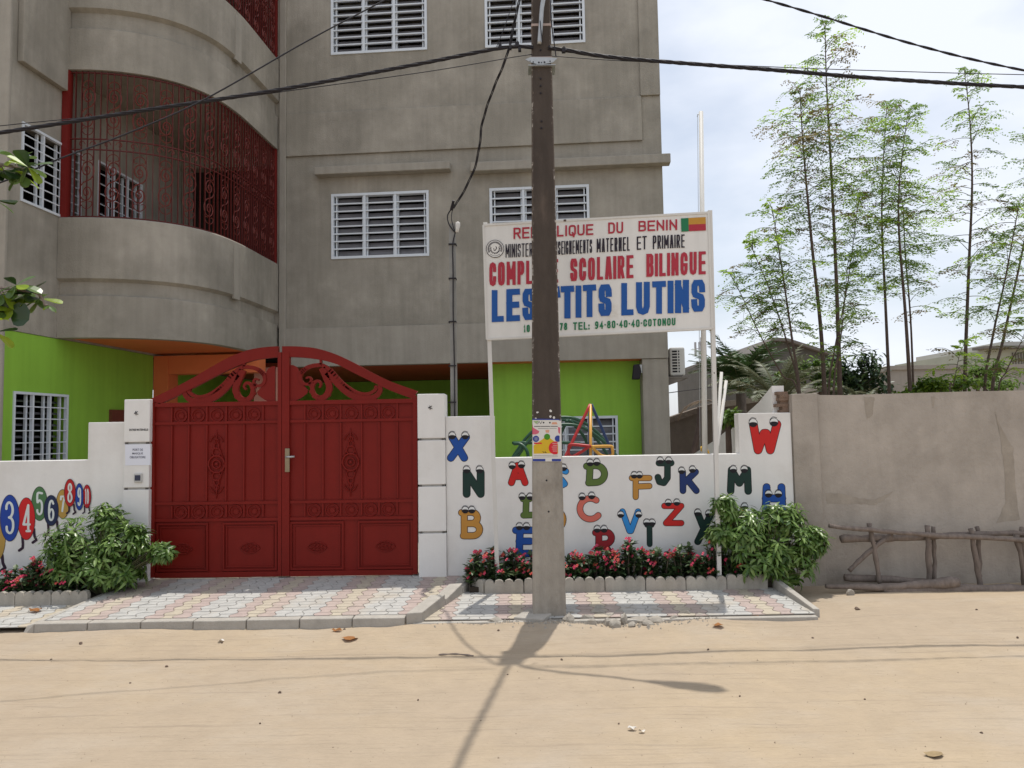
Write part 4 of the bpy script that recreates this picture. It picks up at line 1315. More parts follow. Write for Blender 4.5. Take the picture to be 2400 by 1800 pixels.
def block_word(p, tx, quad, w):
    tot = sum(ADV.get(c, 1) for c in tx)
    k0 = 0.0
    wl = math.hypot(quad[1][0] - quad[0][0], quad[1][1] - quad[0][1])
    ht = quad[3][1] - quad[0][1]
    gap = w * (.42 if w < 5 else (.3 if w < 10 else .2))
    rr_ = random.Random(tx)
    for c in tx:
        ad = ADV.get(c, 1)
        a0, a1 = k0 / tot, (k0 + ad) / tot
        k0 += ad
        def f(a, b):
            x_in = (w / 2 + gap) / wl
            u = (a0 + x_in) + (a1 - a0 - 2 * x_in) * a
            y_in = w / 2 / ht
            v = y_in + (1 - 2 * y_in) * b
            tx_, ty_ = quad[0][0] * (1 - u) + quad[1][0] * u, quad[0][1] * (1 - u) + quad[1][1] * u
            bx_, by_ = quad[3][0] * (1 - u) + quad[2][0] * u, quad[3][1] * (1 - u) + quad[2][1] * u
            return (tx_ * (1 - v) + bx_ * v, ty_ * (1 - v) + by_ * v)
        d = .001
        for st in BLK[c]:
            pts = [f(*q) for q in st]
            closed = st[0] == st[-1]
            n = len(pts)
            L_, R_ = [], []
            ww = w / 2 * rr_.uniform(.96, 1.05)
            for i in range(n):
                pa = pts[i - 1] if i else (pts[-2] if closed else None)
                pb = pts[i + 1] if i + 1 < n else (pts[1] if closed else None)
                cur = pts[i]
                def un(p_, q_):
                    l_ = math.hypot(q_[0] - p_[0], q_[1] - p_[1]) or 1
                    return ((q_[0] - p_[0]) / l_, (q_[1] - p_[1]) / l_)
                if pa is None:
                    t_ = un(cur, pb)
                    e = (cur[0] - t_[0] * ww * .98, cur[1] - t_[1] * ww * .98)
                    nn = (-t_[1], t_[0])
                    m_ = 1
                elif pb is None:
                    t_ = un(pa, cur)
                    e = (cur[0] + t_[0] * ww * .98, cur[1] + t_[1] * ww * .98)
                    nn = (-t_[1], t_[0])
                    m_ = 1
                else:
                    t1, t2 = un(pa, cur), un(cur, pb)
                    nx_, ny_ = -(t1[1] + t2[1]), t1[0] + t2[0]
                    l_ = math.hypot(nx_, ny_) or 1
                    nn = (nx_ / l_, ny_ / l_)
                    m_ = min(1 / max(.3, nn[0] * -t1[1] + nn[1] * t1[0]), 2.2)
                    e = cur
                L_.append((e[0] + nn[0] * ww * m_, e[1] + nn[1] * ww * m_))
                R_.append((e[0] - nn[0] * ww * m_, e[1] - nn[1] * ww * m_))
            for i in range(n - 1):
                d += .00004
                p.poly([L_[i], L_[i + 1], R_[i + 1], R_[i]], d)
SWD = {SR: 4.0, SK: 3.2, SBL: 14, SGR: 3.2}
for k, (tx, xa_, xb_, la, lb, ra, rb, m_, bo_) in enumerate(WORDS):
    p = Paint(0, lambda x, y, d: SP(x, y, 0.006 + d))
    w_ = 7.3 if tx in ('COMPLEXE', 'SCOLAIRE', 'BILINGUE') else SWD[m_]
    if tx in ('MINISTERE', 'DES', 'ENSEIGNEMENTS'):
        w_ = 2.5
    block_word(p, tx, [c5(xa_, la), c5(xb_, ra), c5(xb_, rb), c5(xa_, lb)], w_)
    tag(p.build('painted_word', m_, bo), 'painted word %s' % tx)
pj = lambda x, y, d: SP(x, y, 0.006 + d)
p = Paint(0, pj)
for i, q in enumerate((((1697, 168), (1808, 162), (1809, 206), (1698, 211)), ((1698, 211), (1809, 206), (1810, 249), (1699, 254)), ((1648, 171), (1697, 168), (1699, 254), (1651, 258)))):
    p.cur = i
    p.poly([c5(*e) for e in q], 0.001)
p.build('painted_flag', [paint('flag_yellow', (0.50, 0.25, 0.035)), SR, SGR], bo)
p = Paint(0, pj)
d = 0.001
cx_, cy_ = c5(443, 368)
p.cur = 0
p.poly(ell(cx_, cy_, 21, 21, 32), .001)
p.cur = 1
p.poly(ell(cx_, cy_, 19.6, 19.6, 32), .0016)
p.cur = 0
for i in range(30):
    a = math.radians(150 + i * 8)
    x_, y_ = cx_ + 15.5 * math.cos(a), cy_ + 15.5 * math.sin(a)
    p.stroke([(x_ - 1.7 * math.cos(a), y_ - 1.7 * math.sin(a)), (x_ + 1.7 * math.cos(a), y_ + 1.7 * math.sin(a))], .75, .0020)
for i in range(11):
    a = math.radians(50 + i * 8)
    x_, y_ = cx_ + 16 * math.cos(a), cy_ + 16 * math.sin(a)
    p.stroke([(x_, y_), (x_ + 1 * math.cos(a), y_ + 1 * math.sin(a))], .6, .0020)
for i in range(22):
    a = math.radians(-20 + i * 10.2)
    x_, y_ = cx_ + 9.5 * math.cos(a), cy_ + 9.5 * math.sin(a)
    p.stroke([(x_, y_), (x_ + 2.6 * math.cos(a + .7 * (1 if i % 2 else -1)), y_ + 2.6 * math.sin(a + .7 * (1 if i % 2 else -1)))], .8, .0020)
p.stroke([(cx_ - 3, cy_ - 1), (cx_ - 2, cy_ + 4), (cx_ + 1, cy_ + 4)], .8, .0020)
p.stroke([(cx_ + 1, cy_ + 3), (cx_ + 4, cy_ - 2), (cx_ + 2, cy_ - 5)], .9, .0020)
p.build('painted_emblem', [SK, SIGNW], bo)

# ================================================================ POLE, LAMP ARM, CABLES
pole_b, pole_t = P(1287, 1440, 6.78), P(1267, 0, 7.03)
pdir = (pole_t - pole_b) / (pole_t.z - pole_b.z)
pole_at = lambda z: pole_b + pdir * (z - pole_b.z)
PTOP = 6.45
wd = lambda z: 0.296 - (z / 5.5) * 0.108
up_ = thing('utility_pole', pole_at(0), 'tall square concrete utility pole, dark above and grey below its poster', 'utility pole')
mb = MB()
zs = [-0.15, 1.58, 1.62, PTOP]
for i in range(3):
    mb.cur = 0 if i < 1 else (1 if i > 1 else 0)
    q = []
    for z in (zs[i], zs[i + 1]):
        c = pole_at(z)
        w = wd(z) / 2
        dd = w * 0.72
        ch = 0.014
        q.append([(c.x - w + ch, c.y - dd, z), (c.x + w - ch, c.y - dd, z), (c.x + w, c.y - dd + ch, z), (c.x + w, c.y + dd, z), (c.x - w, c.y + dd, z), (c.x - w, c.y - dd + ch, z)])
    mb.raw(q[0] + q[1], [(j, (j + 1) % 6, (j + 1) % 6 + 6, j + 6) for j in range(6)] + ([tuple(range(6, 12))] if i == 2 else []))
POLE1 = mat('pole_concrete', (0.345, 0.31, 0.262), 0.9, 0.16, 7, 0.6, 40, 0.1, col2=(0.27, 0.238, 0.198), sc2=4, stretch=(1, 1, .5))
POLE2 = mat('pole_dark_weathered', (0.070, 0.054, 0.043), 0.85, 0.25, 8, 0.6, 40, 0.14, col2=(0.135, 0.10, 0.078), fac2=(0.55, 0.75), sc2=3, stretch=(1, 1, .3))
mb.build('shaft', [POLE1, POLE2], up_)
for x, y in ((1267, 117), (1267, 184), (1267, 201), (1267, 218), (1269, 284), (1269, 300), (1281, 1126), (1286, 1199)):
    q = P(x, y, 6.6)
    z = q.z
    c = pole_at(z)
    fy = c.y - wd(z) * .36
    q = P(x, y, fy)
    mb = MB()
    mb.tube([(q.x, fy - .002, q.z), (q.x, fy + .01, q.z)], .009, 8)
    mb.build('bolt_hole', BLACK, up_)
WORN = mat('worn_arris', (0.11, 0.085, 0.068), 0.9, 0.2, 30, 0.5, 60, col2=(0.42, 0.38, 0.33), fac2=(0.56, 0.6), sc2=26)
for s_ in (-1, 1):                          # chipped front corners of the pole
    mb = MB()
    q = []
    for z in (1.64, PTOP - .01):
        c = pole_at(z)
        w = wd(z) / 2
        q.append([(c.x + s_ * (w - .016), c.y - w * .72 - .0012, z), (c.x + s_ * (w + .0012), c.y - w * .72 + .014, z), (c.x + s_ * (w - .006), c.y - w * .72 + .02, z)])
    mb.raw(q[0] + q[1], [(0, 1, 4, 3), (1, 2, 5, 4), (2, 0, 3, 5), (0, 2, 1), (3, 4, 5)])
    mb.build('worn_edge', WORN, up_)
# galvanised plate and straps
fy = lambda z: pole_at(z).y - wd(z) * .36
cp = lambda x, y: (1160 + x / 6.9125, y / 6.9125)
zpl = P(1267, 142, 6.8).z
mb = MB()
pts = [cp(*e) for e in ((490, 968), (580, 1015), (680, 1045), (770, 1045), (880, 1030), (945, 1008), (1010, 948), (900, 935), (580, 930))]
pts = [P(x, y, fy(zpl) - .012) for x, y in pts]
mb.prism([(p_.x, p_.z) for p_ in pts], fy(zpl) - .02, fy(zpl) - .012)
c = pole_at(zpl)
mb.box(c.x - .13, c.x + .13, c.y - .10, c.y + .1, zpl + .005, zpl + .012)
bk = mb.build('cable_bracket', STEEL, up_)
mb = MB()
for x, y, r_ in ((570, 990, 1.2), (620, 1005, 1.6), (712, 1012, 2.2), (755, 1014, 1.6), (803, 1008, 2.2), (893, 992, 1.6)):
    q = P(*cp(x, y), fy(zpl) - .02)
    mb.tube([q + Vector((0, -.002, 0)), q + Vector((0, .004, 0))], r_ * .0042, 8)
mb.build('slot', BLACK, bk)
mb = MB()
for z in (5.28, 5.62):
    mb = MB()
    c = pole_at(z)
    w = wd(z) / 2 + .004
    mb.box(c.x - w, c.x + w, c.y - w * .74, c.y + w * .74, z - .012, z + .012)
    mb.build('steel_strap', mat('pinkish_strap', (0.40, 0.31, 0.27), 0.6, 0.15, 12), up_)
z0_ = 5.12
a0 = P(1264, 103, fy(5.2) - .03)
a1 = P(1267, 64, fy(5.3) - .035)
a2 = P(1273, 0, fy(5.5) - .05)
mb = MB()
arm = smooth_pts([tuple(a0), tuple(a1), tuple(a2), (a2.x + .10, a2.y - .06, a2.z + .25), (a2.x + .5, a2.y - .2, a2.z + .42), (a2.x + .95, a2.y - .36, a2.z + .5)], 4)
mb.tube(arm, 0.021, 8)
mb.build('lamp_arm', STEEL, up_, smooth=True)
mb = MB()
e = Vector(arm[-1])
dr = (Vector(arm[-1]) - Vector(arm[-3])).normalized()
mb.tube([e - dr * .05, e + dr * .0, e + dr * .12, e + dr * .3, e + dr * .42, e + dr * .47], [.03, .045, .075, .095, .07, .015], 12)
mb.build('lamp_head', STEEL, up_, smooth=True)
mb = MB()
mb.tube([a1 + Vector((-.005, -.025, .05)), a1 + Vector((.006, -.035, -.1)), a1 + Vector((.01, -.028, -.16))], .005, 6)
mb.tube(smooth_pts([tuple(P(1290, 0, 6.75)), tuple(P(1292, 50, 6.74)), tuple(P(1298, 95, 6.72)), tuple(P(1303, 132, 6.74))], 4), .006, 6)
mb.build('lamp_wire', CABLE, up_)
# poster and paper scraps on the pole
FYP = pole_at(1.75).y - wd(1.75) * .36 - .006
pc = lambda x, y: (1220 + x / 11.85, 960 + y / 11.85)
def pole_proj(x, y, d):
    q = P(x, y, FYP)
    return P(x, y, fy(q.z) - .006 - d)
pp = Paint(FYP, pole_proj)
COLP = [mat('poster_paper', (0.66, 0.63, 0.58), 0.6, 0.03, 9), paint('poster_yellow', (0.62, 0.40, 0.02)), paint('poster_red', (0.60, 0.02, 0.03)), paint('poster_blue', (0.03, 0.05, 0.25)), paint('poster_green', (0.06, 0.24, 0.01)), paint('poster_pink', (0.58, 0.12, 0.17)), BLACK, paint('poster_peach', (0.65, 0.32, 0.2)), paint('poster_sage', (0.30, 0.40, 0.20))]
def pq(c, pts, d):
    pp.cur = c
    pp.poly([pc(*e) for e in pts], d)
pq(0, [(330, 290), (1135, 290), (1140, 1440), (335, 1440)], 0)
pq(1, [(360, 1000), (740, 730), (1040, 960), (1045, 1215), (365, 1225)], .0006)
pp.cur = 2
pp.poly([pc(*e) for e in ell(960, 1065, 180, 180, 32) if e[0] < 1042], .0011)
pq(3, ell(428, 812, 88, 88), .0016)
pq(3, [e for e in ell(1040, 805, 88, 88) if e[0] < 1100], .0016)
pq(4, ell(738, 755, 85, 85), .0016)
pq(3, [(340, 1368), (690, 1368), (690, 1435), (340, 1435)], .0006)
pq(3, [(870, 1368), (1125, 1368), (1125, 1435), (870, 1435)], .0006)
pq(5, [(330, 400), (350, 500), (520, 600), (500, 660), (420, 690), (330, 690)], .0006)
pq(5, [(1040, 480), (1105, 500), (1095, 680), (1050, 640)], .0006)
pq(8, [(350, 320), (510, 310), (440, 405)], .0006)
pq(7, [(860, 410), (880, 350), (1000, 345), (1030, 410)], .0006)
pq(7, [(690, 570), (800, 560), (790, 640), (705, 640)], .0006)
pq(3, [(330, 250), (1060, 262), (1120, 300), (1120, 315), (1050, 290), (330, 285)], .0012)
for x in (640, 815):
    pq(6, ell(x, 362, 24, 24, 12), .0006)
pp.cur = 6
pp.stroke([pc(470, 400), pc(520, 330), pc(560, 390), pc(600, 320)], .5, .0007)
for x0_, x1_, y in ((385, 540, 466), (560, 815, 466), (840, 1025, 464), (490, 780, 524), (800, 1000, 520)):
    pp.stroke([pc(x0_, y), pc(x1_, y)], 0.75 if y < 500 else .35, .0007)
pq(2, [(375, 915), (590, 915), (590, 955), (375, 955)], .0012)
for y in (785, 815, 845):
    pp.cur = 0
    pp.stroke([pc(390, y), pc(470, y)], .35, .0022)
for y in (935, 990, 1040, 1095, 1150):
    pp.stroke([pc(870 + (y % 40), y), pc(1020, y)], .4, .0017)
pp.cur = 6
pp.stroke([pc(620, 1165), pc(640, 1190)], .8, .0012)
pp.stroke([pc(690, 1165), pc(670, 1185), pc(720, 1195)], .7, .0012)
for y in (1275, 1320):
    pp.stroke([pc(370, y), pc(1030, y - 10)], .3, .0007)
po = pp.build('paper_poster', COLP)
tag(po, 'colourful paper poster with yellow house shape pasted on the concrete pole', 'poster')
r = random.Random(2)
for x, y, w in ((470, 75, 40), (830, 40, 50), (835, 195, 40), (930, 225, 45), (420, 240, 30)):
    p = Paint(FYP, pole_proj)
    p.poly([pc(x + w * math.cos(t_) * r.uniform(.5, 1.1), y + w * .9 * math.sin(t_) * r.uniform(.5, 1.1)) for t_ in [2 * PI * i / 7 for i in range(7)]], 0)
    tag(p.build('paper_scrap', COLP[0]), 'torn white paper scrap stuck above the poster on the pole', 'paper scrap', 'paper scraps on the pole')
# cables
def strands(mb, pts, n, R, r, pitch, ph=0):
    pts = [Vector(p) for p in pts]
    acc = [0]
    for i in range(1, len(pts)):
        acc.append(acc[-1] + (pts[i] - pts[i - 1]).length)
    for k in range(n):
        q = []
        for i, p_ in enumerate(pts):
            a = 2 * PI * (acc[i] / pitch) + 2 * PI * k / n + ph
            d_ = (pts[min(i + 1, len(pts) - 1)] - pts[max(i - 1, 0)]).normalized()
            s_ = d_.cross(Vector((0, 0, 1)))
            if s_.length < .05:
                s_ = Vector((0, 1, 0))
            s_.normalize()
            t_ = d_.cross(s_)
            q.append(p_ + s_ * R * math.cos(a) + t_ * R * math.sin(a))
        mb.tube(q, r, 6)
def cable(px, label, n=1, R=.008, r=.008, pitch=.5, sub=10, cat='cable', group=None):
    pts = [tuple(P(x, y, Y)) for x, y, Y in px]
    pts = smooth_pts(pts, sub)
    mb = MB()
    if n == 1:
        mb.tube(pts, r, 6)
    else:
        strands(mb, pts, n, R, r, pitch)
    return tag(mb.build('overhead_cable', CABLE, smooth=True), label, cat, group or 'overhead cables')
YC = 6.93
cable([(-600, 395, YC), (-300, 355, YC), (0, 311, YC), (315, 262, YC), (650, 211, YC), (975, 151, YC), (1177, 112, YC), (1250, 111, YC)], 'thick twisted black cable bundle running left from the pole across the facade', 4, .011, .0095, .55, 16)
cable([(1285, 112, YC), (1330, 118, YC), (1454, 136, YC), (1800, 163, YC), (2060, 184, YC), (2400, 204, YC), (2900, 222, YC)], 'thick twisted black cable bundle running right from the pole across the sky', 4, .011, .0095, .55, 16)
cable([(-500, 350, 7.05), (0, 295, 7.05), (300, 264, 7.0), (690, 211, 7.0), (1000, 168, 7.0), (1215, 132, 6.95), (1250, 128, 6.95)], 'thin wire sagging just under the thick left cable bundle', 1, r=.0042)
cable([(1290, 131, 6.95), (1450, 142, 7.0), (1698, 152, 7.0), (2000, 164, 7.05), (2400, 175, 7.05), (2800, 180, 7.05)], 'thin wire running right just above the thick cable bundle', 1, r=.004)
cable([(1290, -150, 6.95), (1500, -85, 6.9), (1797, 0, 6.8), (1920, 36, 6.75), (2150, 106, 6.7), (2400, 165, 6.6), (2900, 255, 6.5)], 'black twisted cable falling from upper centre to the right edge of the sky', 2, .006, .0065, .4, 14)
cable([(1245, -190, 6.95), (1080, -95, 6.8), (902, 0, 6.6), (720, 96, 6.4), (481, 232, 6.1), (310, 308, 5.9), (140, 372, 5.7), (0, 428, 5.6), (-400, 560, 5.3)], 'single black wire descending steeply to the left past the barred balcony', 1, r=.0065)
cable([(1250, -110, 6.95), (1218, 0, 7.0), (1203, 65, 7.1), (1188, 130, 7.2), (1150, 225, 7.5), (1130, 290, 7.7), (1124, 340, 7.8), (1112, 395, 7.95), (1085, 452, 8.1), (1062, 488, 8.2)], 'drooping black service cable from the pole to the slim grey mast', 3, .009, .0055, .8, 8)
cable([(1238, -80, 6.95), (1205, 0, 6.95), (1180, 70, 6.95), (1163, 112, 6.95)], 'short thin wire rising from the cable clamps left of the pole', 1, r=.0035)
# cable over the street: from the pole top towards and over the camera
mb = MB()
q0 = pole_at(PTOP - .1)
pts = smooth_pts([tuple(q0), (.19, 6.1, 6.33), (.07, 5.3, 6.25), (-.05, 4.5, 6.2), (-.24, 3.2, 6.18), (-.7, 0.0, 6.3), (-1.6, -6.0, 7.2)], 8)
strands(mb, pts, 3, .012, .012, .6)
tag(mb.build('overhead_cable', CABLE, smooth=True), 'black cable bundle crossing over the street from the pole top', 'cable', 'overhead cables')
mb = MB()
for x, y, s_ in ((1172, 108, 1), (1212, 105, 1.2), (1196, 112, .8), (1218, 116, .9), (1321, 118, 1.1)):
    q = P(x, y, YC)
    mb.box(q.x - .016 * s_, q.x + .016 * s_, q.y - .02, q.y + .02, q.z - .02 * s_, q.z + .018 * s_)
    mb.tube([q + Vector((.004, 0, -.02)), q + Vector((.004, 0, .04))], .006, 6)
mb.build('cable_clamp', CABLE, up_)
# slim service mast behind the wall
mt = thing('service_mast', P(1062, 975, 8.32), 'slim grey mast with strapped cable rising behind the wall left of the signboard', 'mast')
mb = MB()
ptop, pbot = P(1060, 525, 8.32), P(1064, 990, 8.32)
mb.bar(Vector((pbot.x, 8.32, 0.1)), ptop, .072, .06)
mb.build('shaft', mat('mast_grey', (0.25, 0.245, 0.23), 0.8, 0.15, 9, 0.2, 30, .1), mt)
mb = MB()
cw = smooth_pts([tuple(P(x, y, 8.275)) for x, y in ((1058, 490), (1049, 505), (1052, 525), (1064, 542), (1067, 545), (1061, 575), (1062, 640), (1062, 720), (1063, 770), (1065, 860), (1066, 985))], 4)
mb.tube(cw, .0075, 6)
mb.tube(smooth_pts([tuple(P(x, y, 8.27)) for x, y in ((1061, 488), (1058, 510), (1062, 530), (1067, 545))], 4), .005, 6)
mb.build('service_wire', CABLE, mt, smooth=True)
mb = MB()
mb.tube([P(1063, 470, 8.2), P(1058, 492, 8.26)], [.015, .02], 8)
mb.build('cable_gland', BLACK, mt)
for y in (574, 654, 755, 858, 943):
    mb = MB()
    q = P(1061, y, 8.32)
    mb.box(q.x - .044, q.x + .044, 8.27, 8.365, q.z - .006, q.z + .006)
    mb.build('black_strap', BLACK, mt)
mb = MB()
q = P(1072, 532, 8.26)
mb.tube([q + Vector((-.005, 0, -.06)), q + Vector((0, 0, -.02)), q + Vector((.004, 0, .02)), q + Vector((.006, 0, .05)), q + Vector((.007, 0, .06))], [.018, .02, .028, .026, .01], 10)
mb.build('bulb', mat('porcelain', (0.62, 0.60, 0.56), 0.35, 0.03), mt, smooth=True)
# flagpole and the two leaning poles beside it
fp = thing('flagpole', P(1645, 1050, 8.6), 'tall bare white flagpole rising behind the right end of the signboard', 'flagpole')
mb = MB()
t_, b_ = P(1643, 262, 8.6), P(1646, 1060, 8.6)
mb.tube([(b_.x, 8.6, 0.1), t_], [.034, .026], 10)
mb.build('shaft', mat('pale_pole_paint', (0.60, 0.585, 0.55), 0.5, 0.05, 8, col2=(0.2, 0.15, 0.1), fac2=(.68, .7), sc2=12), fp, smooth=True)
mb = MB()
mb.tube([t_ + Vector((-.02, 0, -.03)), t_ + Vector((-.04, 0, -.03)), t_ + Vector((-.045, 0, -.06))], .006, 6)
mb.tube([t_ + Vector((-.042, 0, -.05)), (b_.x - .045, 8.6, 0.6)], .003, 4)
mb.build('halyard', STEEL, fp)
for (a, b, lb) in (((1691, 872), (1679, 1040), 'taller of two white pipes leaning beside the right sign post'), ((1702, 892), (1683, 1040), 'shorter white pipe leaning beside the right sign post')):
    mb = MB()
    A_, B_ = P(*a, 8.4), P(*b, 8.35)
    d_ = (B_ - A_).normalized()
    mb.tube([A_, A_ + d_ * ((A_.z - .12) / -d_.z)], .018, 8)
    tag(mb.build('leaning_pipe', RUSTW, smooth=True), lb, 'pipe', 'white pipes leaning behind the wall')

# ================================================================ PLANTER, PAVEMENT BITS
EDGEC = mat('planter_concrete', (0.40, 0.365, 0.31), 0.92, 0.15, 9, 0.5, 50, .12)
SOIL = mat('dark_soil', (0.05, 0.038, 0.028), 0.95, 0.3, 15, 0.6, 30)
def edging(p0, p1, zb, h, label, n=4, group='scalloped concrete blocks edging the flower beds'):
    mb = MB()
    a, b = Vector(p0), Vector(p1)
    L_ = (b - a).length
    poly = [(0.004, 0), (L_ - .004, 0)]
    seg = L_ / n
    for i in range(n - 1, -1, -1):
        for k in range(9):
            t = (8 - k) / 8
            x = i * seg + seg * t
            poly.append((min(max(x, .004), L_ - .004), h - .038 + .038 * math.sqrt(max(0, math.sin(PI * t)))))
    d = (b - a).normalized()
    nn = Vector((-d.y, d.x, 0))
    m = len(poly)
    vs = [Vector((a.x, a.y, zb)) + d * x + Vector((0, 0, z)) for x, z in poly]
    vs2 = [v + nn * .055 for v in vs]
    mb.raw(vs + vs2, [tuple(range(m)), tuple(reversed(range(m, 2 * m)))] + [(i, i + m, (i + 1) % m + m, (i + 1) % m) for i in range(m)])
    return tag(mb.build('edging_block', EDGEC), label, 'edging block', group)
YE = 7.52
ex = [PG(x, 1382 - (x - 1300) * .004, .062).x * YE / PG(x, 1382, .062).y for x in (1135, 1228, 1323, 1418, 1513, 1607, 1702, 1798)]
ELB = ['leftmost straight block of the right flower bed edging', 'edging block half hidden behind the utility pole', 'edging block just right of the utility pole', 'edging block under the crimson letter R', 'edging block below the letters V and I', 'edging block below the red letter Z', 'edging block near the foot of the right signpost', ]
for i in range(7):
    edging((ex[i], YE + random.uniform(-.006, .006), 0), (ex[i + 1], YE + random.uniform(-.006, .006), 0), .05, .165 + random.uniform(-.008, .008), 'scalloped concrete ' + ELB[i])
edging((ex[0] - .23, YE + .24, 0), (ex[0] - .01, YE + .01, 0), .06, .15, 'scalloped concrete edging block turning back to the white wall', 3)
exl = [P(x, 1430, 7.36).x for x in (-150, -52, 34, 119, 205)]
for i, l_ in enumerate(('edging block of the left bed beyond the picture edge', 'edging block at the left picture edge', 'edging block left of the bushy green shrub', 'edging block ending against the driveway slope')):
    edging((exl[i], 7.36, 0), (exl[i + 1], 7.36, 0), .045, .16, 'scalloped concrete ' + l_)
mb = MB()
mb.box(ex[0] - .15, ex[-1] + .12, YE + .06, YW - .002, -.02, .13)
struct('soil', mb, SOIL)
mb = MB()
mb.vprism([(-8, 7.42), (-4.14, 7.42), (-4.06, YW - .002), (-8, YW - .002)], -.02, .12)
struct('soil', mb, SOIL)
def rock(c, s_, seed, fl=.6):
    r = random.Random(seed)
    import bmesh
    bm = bmesh.new()
    bmesh.ops.create_icosphere(bm, subdivisions=2, radius=1)
    o = Vector((r.uniform(0, 50), r.uniform(0, 50), 0))
    cuts = [(Vector((r.uniform(-1, 1), r.uniform(-1, 1), r.uniform(-.3, 1))).normalized(), r.uniform(.45, .75)) for _ in range(7)]
    mb = MB()
    an = r.uniform(0, PI)
    for v in bm.verts:
        p_ = v.co.copy()
        for n_, d_ in cuts:
            k = p_.dot(n_) - d_
            if k > 0:
                p_ -= n_ * k
        p_ *= 1 + .12 * noise.noise(p_ * 3 + o)
        x, y, z = p_.x * s_[0], p_.y * s_[1], p_.z * s_[2]
        mb.v.append((c[0] + x * math.cos(an * .3) - y * math.sin(an * .3), c[1] + x * math.sin(an * .3) + y * math.cos(an * .3), c[2] + z))
    mb.f = [tuple(v.index for v in f.verts) for f in bm.faces]
    mb.mi = [0] * len(mb.f)
    bm.free()
    return mb
RUB = mat('concrete_rubble', (0.36, 0.325, 0.275), 0.95, 0.2, 12, 0.7, 40)
i = 0
for x, y, w, h in ((1335, 1462, 22, 12), (1375, 1456, 26, 9), (1398, 1446, 30, 14), (1430, 1452, 24, 9), (1450, 1444, 28, 10), (1425, 1465, 20, 10), (1462, 1462, 18, 16), (1490, 1447, 22, 8), (1500, 1457, 34, 9), (1540, 1458, 34, 9), (1580, 1456, 24, 8), (1612, 1449, 20, 12), (1567, 1447, 16, 8), (1360, 1446, 16, 8), (1520, 1466, 20, 7), (1410, 1438, 26, 14), (1475, 1437, 30, 13), (1535, 1441, 26, 11), (1565, 1440, 28, 10), (1345, 1448, 20, 10), (1385, 1468, 16, 9), (1445, 1470, 22, 11), (1480, 1469, 14, 8), (1640, 1452, 14, 8)):
    g = PG(x, y - 3, 0.02)
    k = g.y / F
    mb = rock((g.x, g.y, sand_h(g.x, g.y) + h * k * .5), (w * k * .85, w * k * .65, h * k * 1.25), 100 + i)
    big = x in (1398, 1500, 1540)
    tag(mb.build('rubble_stone', RUB), 'broken grey concrete lump in the rubble right of the utility pole' if not big else ['larger domed rubble lump nearest the utility pole', 'flat pale rubble slab in the middle of the heap', 'flat pale rubble slab at the right of the heap'][[1398, 1500, 1540].index(x)], 'rubble', 'rubble along the sidewalk edge')
    i += 1
for x, y, w, h, l_ in ((1085, 1456, 34, 10, 'brown broken brick lump left of the pole near the driveway kerb'), (1162, 1460, 44, 12, 'flat grey paver piece lying on the sand left of the pole'), (1118, 1456, 18, 7, 'small dusty stone between brick lump and paver piece')):
    g = PG(x, y, 0.02)
    k = g.y / F
    tag(rock((g.x, g.y, sand_h(g.x, g.y) + h * k * .3), (w * k * .52, w * k * .38, h * k * .85), 300 + x).build('rubble_stone', RUB if w > 40 else mat('brown_rubble', (0.30, 0.22, 0.15), .95, .25, 14, .6, 40)), l_, 'rubble', 'rubble along the sidewalk edge')
mb = MB()
q = [PG(x, y, z) for x, y, z in ((1204, 1456, .03), (1273, 1461, .03), (1302, 1440, .05), (1238, 1434, .05))]
mb.hexa([p_ + Vector((0, 0, -.03)) for p_ in q], [p_ + Vector((0, 0, .035)) for p_ in q])
tag(mb.build('concrete_slab', CONCD, bevel=.006), 'tilted concrete slab lying at the foot of the utility pole', 'slab')
# fine gravel of the heap
mb = MB()
r = random.Random(8)
for i in range(2600):
    t = r.random()
    x = (r.gauss(1370, 110) if t < .55 else r.gauss(1120, 70)) if t < .75 else r.uniform(1010, 1680)
    y = r.gauss(1457, 7) if t < .75 else r.gauss(1462, 7)
    g = PG(x, min(max(y, 1446), 1480))
    s_ = r.uniform(.006, .017) * (1.8 if r.random() < .08 else 1)
    a = r.uniform(0, PI)
    v = [Vector((s_ * math.cos(a + j * 2.1) * r.uniform(.7, 1.3), s_ * math.sin(a + j * 2.1) * r.uniform(.7, 1.3), -.004)) for j in range(3)]
    zz = sand_h(g.x, g.y)
    vs = [Vector((g.x, g.y, zz)) + e for e in v] + [Vector((g.x, g.y, zz + s_ * r.uniform(.7, 1.2)))]
    mb.raw(vs, [(0, 1, 3), (1, 2, 3), (2, 0, 3)])
tag(mb.build('gravel', RUB), 'fine grey gravel scattered around the pole foot', 'gravel', kind='stuff')
mb = MB()
r = random.Random(21)
for i in range(2600):
    x, y = r.uniform(-4.5, 5.0), 2.9 + 3.5 * r.random() ** .8
    s_ = r.uniform(.002, .0055) * (2.0 if r.random() < .04 else 1)
    a = r.uniform(0, PI)
    zz = sand_h(x, y)
    vs = [Vector((x + s_ * math.cos(a + j * 2.1) * r.uniform(.7, 1.5), y + s_ * math.sin(a + j * 2.1) * r.uniform(.7, 1.3), zz - .003)) for j in range(3)] + [Vector((x, y, zz + s_ * r.uniform(.5, .9)))]
    mb.raw(vs, [(0, 1, 3), (1, 2, 3), (2, 0, 3)])
tag(mb.build('sand_grit', mat('sand_grit', (0.30, 0.235, 0.17), .95, .4, 3)), 'coarse grit and clods strewn over the sandy street', 'grit', kind='stuff')
